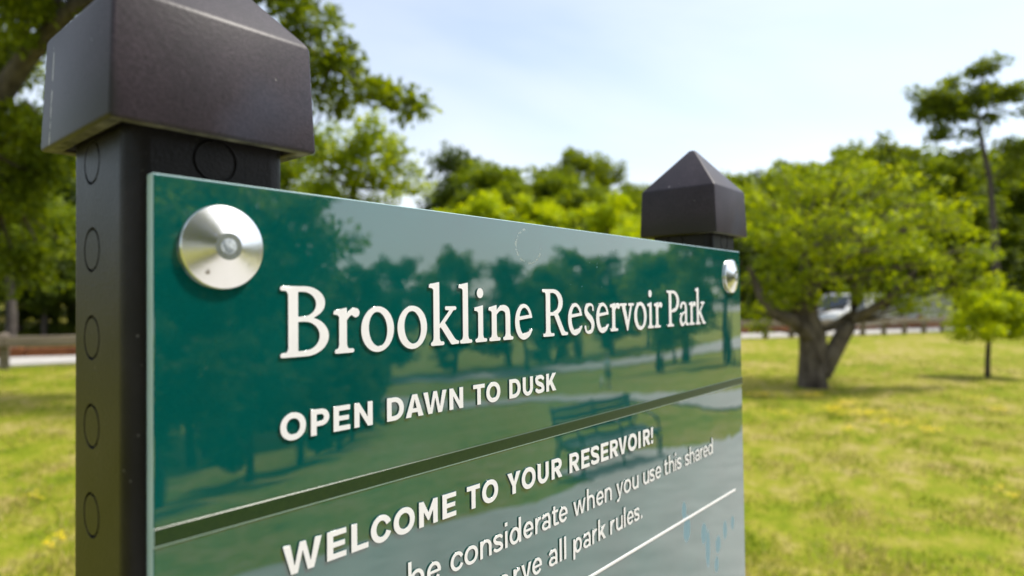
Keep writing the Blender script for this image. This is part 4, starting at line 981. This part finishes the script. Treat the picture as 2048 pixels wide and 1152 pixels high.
# direct view, left to right (bearing, distance, kind, apparent top)
for u, dp, kind, vt, wh in [(-420, 24, 'dark', 200, W1), (-230, 27, 'oak', 60, W1), (-60, 25, 'dark', 150, W1), (60, 28, 'dark', 180, W1), (150, 24, 'dark', 260, W1), (250, 30, 'oak', 120, W1), (20, 19.5, 'green', 300, W1), (-90, 23, 'dark', 380, W1), (110, 22.5, 'dark', 420, W1), (20, 30, 'dark', 330, W1), (-30, 21.5, 'dark', 470, W1), (40, 22.0, 'dark', 450, W1), (90, 21.2, 'dark', 480, W1), (140, 22.5, 'dark', 470, W1), (-100, 21.5, 'dark', 460, W1), (200, 22, 'dark', 470, W1),
                        (400, 30, 'dark', 240, W2), (540, 33, 'green', 250, W2), (640, 36, 'green', 350, W2), (740, 40, 'dark', 410, W2), (790, 26, 'lime', 450, W2),
                        (985, 36, 'green', 322, W3), (1045, 38, 'oak', 345, W3), (1110, 37, 'green', 340, W3), (965, 25, 'lime', 385, W3), (1190, 44, 'dark', 356, W3), (1270, 42, 'oak', 345, W3), (1360, 44, 'dark', 345, W3), (1215, 23, 'lime', 395, W3), (1290, 26, 'lime', 420, W3), (1130, 30, 'dark', 430, W3), (975, 34, 'green', 372, W3), (1000, 42, 'green', 330, W3), (1075, 33, 'lime', 392, W3), (1160, 39, 'green', 368, W3), (1320, 40, 'green', 362, W3), (1235, 36, 'green', 372, W3),
                        (1450, 40, 'green', 340, W4), (1520, 44, 'dark', 322, W4), (1490, 38, 'lime', 372, W4), (1555, 39, 'oak', 335, W4), (1700, 38, 'dark', 318, W4), (1625, 40, 'dark', 330, W4), (1770, 37, 'dark', 300, W4), (1840, 38, 'green', 290, W4), (1855, 37, 'oak', 282, W4), (1965, 38, 'oak', 325, W4), (1720, 42, 'oak', 298, W4), (1590, 42, 'green', 316, W4), (1660, 44, 'oak', 306, W4), (1740, 40, 'green', 296, W4), (1800, 36, 'oak', 262, W4), (1870, 34, 'green', 305, W4), (1930, 38, 'green', 320, W4), (2010, 36, 'green', 345, W4), (1950, 37, 'oak', 355, W4), (1890, 38, 'green', 385, W4), (2060, 37, 'green', 360, W4), (1990, 36, 'green', 410, W4), (2040, 36, 'lime', 460, W4), (2090, 38, 'green', 310, W4), (2180, 37, 'oak', 240, W4), (2300, 40, 'dark', 270, W4), (2450, 30, 'green', 250, W4),
                        (1560, 36, 'dark', 470, W5), (1680, 36, 'dark', 480, W5), (1780, 38, 'dark', 480, W5), (1880, 35, 'dark', 490, W5), (1990, 33, 'dark', 480, W5), (1480, 34, 'dark', 450, W5)]:
    at(u, dp, kind, vt, wh)
for i_ in range(30):                      # the distant wood that closes the view
    a_ = R_(-12 + i_ * 4.6 + rr.uniform(-1.5, 1.5)); d_ = rr.uniform(58, 84)
    plant(['dark', 'green', 'oak', 'dark', 'green'][i_ % 5], math.cos(a_) * d_, math.sin(a_) * d_, rr.uniform(0, 6.28), rr.uniform(.55, .8), 'in the distant wood closing the park')
# the slender tall tree against the sky on the right
b3 = gbase(1995, 27)
F3 = lambda u, v, r: (*(np.array(S3(u, v, 27)) - np.array(b3)), r)
tree('slender_pine_tree', 'tall slender tree with bare stem and flat layered top against the sky', b3,
     [blob(u, v, 27, r, .45) for u, v, r in [(1860, 190, .75), (1900, 205, .9), (1850, 215, .6), (1945, 195, .8), (1965, 140, .55), (1985, 125, .45), (2010, 190, .7), (2040, 185, .6), (1890, 235, .8), (1835, 230, .4), (1955, 180, .5), (2070, 215, .6), (2045, 300, .55), (2015, 292, .45), (1925, 312, .5), (1880, 270, .6), (1990, 240, .4), (1905, 165, .4), (1945, 265, .35), (2030, 340, .5)]],
     [(0, 0, -.2, .16), F3(1990, 480, .13), F3(1980, 360, .11), F3(1965, 290, .09), F3(1955, 235, .06), F3(1960, 170, .04), F3(1970, 115, .02)], LEAF_OAK, BARK, 8200, .18, 31, clump_r=.34, per=16, limb_r=.045, fork=2)
# around and behind the viewer (mirrored in the panel)
V1, V2, V3, V4 = 'standing below the worn asphalt path', 'beyond the gravel path on the far lawn', 'on the slope past the bench', 'at the outer edge of the lawn'
for x, y, kind, s, wh in [(7, -24, 'oak', 1.15, V1), (12, -26, 'dark', 1.2, V1), (15.5, -31, 'oak', 1.2, V1), (19, -35, 'dark', 1.15, V1), (10, -33, 'dark', 1.2, V1), (3, -21, 'oak', 1.1, V1), (-2, -20, 'dark', 1.2, V1), (-9, -19, 'oak', 1.2, V1), (9, -21, 'dark', .55, V1), (15, -25.5, 'dark', .5, V1), (5.5, -18, 'dark', .5, V1), (19, -30, 'dark', .5, V1), (1, -16, 'dark', .5, V1), (6.5, -12.5, 'dark', .30, V1), (8.6, -14, 'dark', .32, V1), (10.8, -15.5, 'dark', .30, V1), (4.4, -11.5, 'dark', .32, V1), (2.2, -10.5, 'dark', .34, V1), (13, -18, 'dark', .34, V1), (0, -9.5, 'oak', .9, V1), (16, -21.5, 'dark', .34, V1), (3.2, -13.5, 'oak', .85, V1),  # the low dark trees are an added row, darkening the panel's reflection
                      (24, -40, 'green', 1.0, V2), (29, -42, 'dark', .95, V2), (36, -49, 'dark', 1.1, V2), (42, -52, 'dark', 1.2, V2), (49, -50, 'oak', 1.0, V2), (56, -48, 'dark', 1.2, V2), (62, -47, 'green', 1.2, V2), (70, -48, 'oak', 1.1, V2), (80, -49, 'dark', 1.4, V2), (92, -50, 'green', 1.5, V2), (104, -52, 'dark', 1.5, V2), (25, -36, 'dark', .6, V2), (32, -43, 'dark', .6, V2), (46, -47, 'dark', .6, V2), (60, -44, 'dark', .6, V2), (75, -46, 'dark', .7, V2),
                      (52, -42, 'dark', .9, V2), (66, -31, 'green', 1.15, V3), (44, -17.5, 'green', 1.15, V3), (58, -20, 'oak', 1.2, V3), (40, -10.5, 'green', 1.2, V3), (52, -8, 'oak', 1.2, V3), (70, -12, 'green', 1.4, V3), (84, -22, 'oak', 1.4, V3), (36, -6, 'lime', 1.6, V3), (48, -25, 'green', 1.0, V3), (62, -30.5, 'green', .7, V3),
                      (48, 2, 'green', 1.1, V4), (55, 12, 'oak', 1.0, V4), (-16, 4, 'oak', 1.0, V4), (-18, -10, 'green', 1.1, V4), (-14, 18, 'dark', 1.0, V4), (-20, 28, 'oak', 1.1, V4), (44, 30, 'oak', 1.0, V4), (34, 34, 'dark', 1.1, V4)]:
    plant(kind, x, y, rr.uniform(0, 6.28), s, wh)

# ------------------------------------------------------------------ bench, walker and dog on the slope (seen mirrored in the panel)
SLAT = noise_mat('painted_slat', [(.3, (.055, .085, .085)), (.7, (.10, .135, .135))], scale=8, rough=.5, stretch=(.2, 2, 2))
IRON = plain('cast_iron', (.015, .03, .028), .45)
bx, by = 7.02, -4.42; brz = R_(12)
bench = empty('park_bench', (bx, by, float(gz(bx, by)) + .01), brz, 'slatted park bench with dark iron arms beside the asphalt path', 'bench')
bench.rotation_euler = (R_(-3), R_(-1), brz); bench.scale = (.93, .93, .93)
BL = .80
for k in range(5):
    mb = MB(); y = .02 + k * .095; mb.box((-BL, y, .42 + .012 * abs(k - 2)), (BL, y + .078, .45 + .012 * abs(k - 2))); mb.build('seat_slat', SLAT, bench, bevel=.008)
for k in range(4):
    mb = MB(); z = .52 + k * .095; y = -.03 - k * .025; mb.box((-BL, y - .022, z), (BL, y + .008, z + .078)); mb.build('back_slat', SLAT, bench, bevel=.008)
for x in (-BL + .06, 0, BL - .06):
    mb = MB()
    mb.tube([(x, .50, -.05), (x, .46, .18), (x, .44, .40)], [.028, .022, .024], k=8); mb.tube([(x, -.14, -.05), (x, -.06, .2), (x, -.01, .42), (x, -.10, .72), (x, -.16, .90)], [.028, .024, .024, .022, .018], k=8)
    mb.tube([(x, .46, .395), (x, .2, .375), (x, -.02, .395)], .022, k=8)
    leg = mb.build('leg', IRON, bench, smooth=True)
    mb = MB(); mb.tube([(x, -.09, .66), (x, .1, .68), (x, .34, .66), (x, .44, .60), (x, .46, .50), (x, .44, .42)], [.018, .02, .022, .02, .016, .016], k=8); mb.build('armrest', IRON, bench, smooth=True)

def skin_obj(name, verts, edges, radii, m, parent, root=0, sub=1, loc=(0, 0, 0)):
    me = bpy.data.meshes.new(name); me.from_pydata(verts, edges, [])
    o = bpy.data.objects.new(name, me); col.objects.link(o)
    o.modifiers.new('s', 'SKIN'); sv = me.skin_vertices[0].data
    for v, r in zip(sv, radii):
        v.radius = (r, r) if not hasattr(r, '__len__') else r
        v.use_root = False
    sv[root].use_root = True
    md = o.modifiers.new('d', 'SUBSURF'); md.levels = sub; md.render_levels = sub
    dgp = bpy.context.evaluated_depsgraph_get(); m2 = bpy.data.meshes.new_from_object(o.evaluated_get(dgp))
    bpy.data.objects.remove(o); m2.name = name; m2.materials.clear(); m2.materials.append(m)
    m2.polygons.foreach_set('use_smooth', [True] * len(m2.polygons))
    o2 = bpy.data.objects.new(name, m2); col.objects.link(o2); o2.parent = parent; o2.location = loc
    return o2
SKIN = plain('skin', (.42, .25, .18), .55); SHIRT = plain('pale_blue_shirt', (.72, .86, .95), .85); SHORTS = plain('navy_shorts', (.012, .022, .045), .85); HAIR = plain('grey_hair', (.35, .33, .30), .8); SHOE = plain('white_shoe', (.6, .6, .58), .6)
px_, py_ = 28.2, -17.5
person = empty('person', (px_, py_, float(gz(px_, py_))), R_(140), 'person in pale blue shirt and navy shorts standing on the lower lawn', 'person')
V = [(0, 0, .95), (0, 0, 1.12), (0, .01, 1.32), (0, 0, 1.47), (0, -.01, 1.56), (0, -.015, 1.66), (0, -.015, 1.78), (0, -.10, 1.655)]
Rd = [(.15, .11), (.145, .105), (.165, .11), (.075, .07), (.055, .058), (.075, .095), (.06, .075), .014]
Ed = [(0, 1), (1, 2), (2, 3), (3, 4), (4, 5), (5, 6), (5, 7)]
for sgn in (-1, 1):
    b_ = len(V)
    V += [(sgn * .19, .0, 1.42), (sgn * .25, .02, 1.15), (sgn * .27, -.06, .90), (sgn * .27, -.09, .82)]; Rd += [.06, .045, .032, (.022, .038)]; Ed += [(3, b_), (b_, b_ + 1), (b_ + 1, b_ + 2), (b_ + 2, b_ + 3)]
    for q, (dy, ln) in enumerate(((-.035, .07), (-.012, .085), (.010, .08), (.030, .06))):
        V += [(sgn * .268, -.10 + dy, .78), (sgn * .26, -.105 + dy, .78 - ln)]; Rd += [.009, .008]; Ed += [(b_ + 3, len(V) - 2), (len(V) - 2, len(V) - 1)]
    V += [(sgn * .25, -.135, .80), (sgn * .245, -.15, .755)]; Rd += [.011, .009]; Ed += [(b_ + 3, len(V) - 2), (len(V) - 2, len(V) - 1)]
    b_ = len(V)
    V += [(sgn * .10, 0, .86), (sgn * .115, -.015, .50), (sgn * .12, .02, .10), (sgn * .12, .03, .05), (sgn * .125, -.14, .035)]; Rd += [.088, .058, .040, .042, (.042, .03)]; Ed += [(0, b_), (b_, b_ + 1), (b_ + 1, b_ + 2), (b_ + 2, b_ + 3), (b_ + 3, b_ + 4)]
skin_obj('body', V, Ed, Rd, SKIN, person)
skin_obj('shirt', [(0, 0, .90), (0, 0, 1.12), (0, .01, 1.32), (0, 0, 1.46), (-.19, 0, 1.42), (-.245, .015, 1.20), (.19, 0, 1.42), (.245, .015, 1.20)], [(0, 1), (1, 2), (2, 3), (3, 4), (4, 5), (3, 6), (6, 7)], [(.185, .14), (.17, .13), (.185, .13), (.085, .085), .08, .072, .08, .072], SHIRT, person)
skin_obj('shorts', [(0, 0, 1.0), (0, 0, .92), (-.10, 0, .84), (-.118, -.01, .55), (.10, 0, .84), (.118, -.01, .55)], [(0, 1), (1, 2), (2, 3), (1, 4), (4, 5)], [(.165, .125), (.17, .13), .11, .095, .11, .095], SHORTS, person)
skin_obj('hair', [(0, .03, 1.66), (0, .01, 1.76), (0, -.03, 1.80)], [(0, 1), (1, 2)], [(.078, .075), (.078, .08), (.05, .05)], HAIR, person)
for sgn in (-1, 1): skin_obj('shoe', [(sgn * .12, .04, .05), (sgn * .123, -.06, .045), (sgn * .125, -.17, .035)], [(0, 1), (1, 2)], [(.05, .05), (.05, .045), (.045, .03)], SHOE, person)
DOGM = noise_mat('dog_fur', [(.3, (.55, .50, .42)), (.7, (.78, .75, .70))], scale=20, rough=.95, bump=.5)
dx_, dy_ = 28.75, -18.25
dog = empty('dog', (dx_, dy_, float(gz(dx_, dy_))), R_(60), 'small cream white dog standing beside the person on the lawn', 'dog')
V = [(0, .22, .36), (0, 0, .35), (0, -.22, .37), (0, -.34, .48), (0, -.42, .56), (0, -.52, .53), (0, .30, .38), (0, .42, .50)]; Rd = [(.085, .09), (.09, .095), (.10, .12), .07, .07, .035, .05, .025]; Ed = [(0, 1), (1, 2), (2, 3), (3, 4), (4, 5), (0, 6), (6, 7)]
for sgn in (-1, 1):
    b_ = len(V); V += [(sgn * .07, -.22, .28), (sgn * .075, -.20, .15), (sgn * .075, -.22, .03)]; Rd += [.045, .028, .026]; Ed += [(2, b_), (b_, b_ + 1), (b_ + 1, b_ + 2)]
    b_ = len(V); V += [(sgn * .07, .20, .28), (sgn * .075, .16, .20), (sgn * .075, .27, .12), (sgn * .075, .25, .03)]; Rd += [.06, .04, .026, .026]; Ed += [(0, b_), (b_, b_ + 1), (b_ + 1, b_ + 2), (b_ + 2, b_ + 3)]
    b_ = len(V); V += [(sgn * .06, -.39, .63), (sgn * .085, -.37, .58)]; Rd += [.02, .018]; Ed += [(4, b_), (b_, b_ + 1)]
skin_obj('body', V, Ed, Rd, DOGM, dog, root=1)

# ------------------------------------------------------------------ grass blades and yellow flowers near the sign
def blade_mat():
    m, t, b, o = mat('grass_blade')
    g = N(t, 'ShaderNodeNewGeometry'); c = N(t, 'ShaderNodeTexCoord'); n = N(t, 'ShaderNodeTexNoise', Scale=2.2, Detail=4)
    t.links.new(c.outputs['Object'], n.inputs['Vector'])
    a = N(t, 'ShaderNodeMath', operation='MULTIPLY_ADD'); a.inputs[1].default_value = .35; t.links.new(g.outputs['Random Per Island'], a.inputs[0])
    q = N(t, 'ShaderNodeMath', operation='MULTIPLY'); q.inputs[1].default_value = .7; t.links.new(n.outputs['Fac'], q.inputs[0]); t.links.new(q.outputs[0], a.inputs[2])
    r = ramp(t, [(.34, (.14, .220, .006)), (.45, (.26, .315, .012)), (.53, (.38, .365, .05)), (.62, (.52, .42, .16))]); t.links.new(a.outputs[0], r.inputs['Fac'])
    t.links.new(r.outputs['Color'], b.inputs['Base Color']); b.inputs['Roughness'].default_value = .6; b.inputs['Specular IOR Level'].default_value = .2
    tr = N(t, 'ShaderNodeBsdfTranslucent'); mxs = N(t, 'ShaderNodeMixShader', Fac=.4); t.links.new(r.outputs['Color'], tr.inputs['Color'])
    t.links.new(b.outputs[0], mxs.inputs[1]); t.links.new(tr.outputs[0], mxs.inputs[2]); t.links.new(mxs.outputs[0], o.inputs['Surface'])
    return m
def grass():
    r = np.random.default_rng(3); n = 150000
    dp = 2.2 * (15 / 2.2) ** r.random(n)                      # denser close by
    side = r.uniform(-.95, .95, n)
    fx = CF[:2] / np.linalg.norm(CF[:2]); rx = CR[:2] / np.linalg.norm(CR[:2])
    P = CAM[:2] + dp[:, None] * (fx + side[:, None] * rx)
    tuft = np.sin(P[:, 0] * 5.1 + np.sin(P[:, 1] * 3.3)) * np.sin(P[:, 1] * 4.7 + np.sin(P[:, 0] * 2.9))
    ok = (P[:, 1] > -.45) & (r.random(n) < .45 + .55 * tuft)
    P, dp, tuft = P[ok], dp[ok], tuft[ok]; n = len(P)
    h = r.uniform(.012, .030, n) * (1 + .5 * np.clip(tuft, 0, 1)); w = .0028 * (1 + dp * .22)
    a = r.uniform(0, 6.283, n); lean = r.normal(size=(n, 2)) * .5
    z = gz(P[:, 0], P[:, 1])
    c, s_ = np.cos(a), np.sin(a)
    V = np.zeros((n, 4, 3))
    V[:, 0] = np.c_[P[:, 0] - c * w, P[:, 1] - s_ * w, z - .005]; V[:, 1] = np.c_[P[:, 0] + c * w, P[:, 1] + s_ * w, z - .005]
    T = np.c_[P + lean * h[:, None], z + h]
    V[:, 2] = T + np.c_[c * w, s_ * w, w * 0] * .15; V[:, 3] = T - np.c_[c * w, s_ * w, w * 0] * .15
    o = quads_obj('grass', V.reshape(-1, 3), blade_mat(), None)
    tag(o, 'short patchy grass blades covering the lawn', 'grass', None, 'stuff')
grass()
YEL = plain('yellow_petal', (.85, .66, .01), .6)
def flowers():
    r = np.random.default_rng(9); V = []
    for u, v, du, dv, k in [(1520, 797, 40, 3, 40), (1622, 797, 24, 3, 40), (1690, 815, 26, 4, 40), (1668, 830, 30, 6, 60), (1730, 838, 45, 6, 70), (1800, 858, 50, 8, 50), (1862, 872, 20, 4, 24), (1700, 872, 15, 4, 12), (2000, 823, 20, 4, 20), (1960, 800, 30, 3, 14), (2030, 1000, 12, 5, 5), (1990, 985, 25, 6, 4), (70, 1005, 12, 6, 3), (96, 1110, 12, 8, 4), (120, 1095, 8, 6, 3), (1560, 840, 40, 6, 16)]:
        for _ in range(k * 2):
            uu, vv = u + r.normal() * du * .6, v + r.normal() * dv * .6
            d = CF + (uu - 1024) / FPX * CR - (vv - 576) / FPX * CU
            if d[2] > -.02: continue
            q = CAM + d * (-CAM[2] / d[2]); z = float(gz(q[0], q[1])) + r.uniform(.05, .08); s = r.uniform(.012, .020); a = r.uniform(0, 6.28)
            for b_ in range(3):
                c, s_ = math.cos(a + b_ * 1.047) * s, math.sin(a + b_ * 1.047) * s
                V += [(q[0] - c, q[1] - s_, z), (q[0] - s_ * .4, q[1] + c * .4, z + .003), (q[0] + c, q[1] + s_, z), (q[0] + s_ * .4, q[1] - c * .4, z + .003)]
    o = quads_obj('flowers', np.array(V), YEL, None); tag(o, 'scattered small yellow flowers in the lawn', 'flowers', None, 'stuff')
flowers()
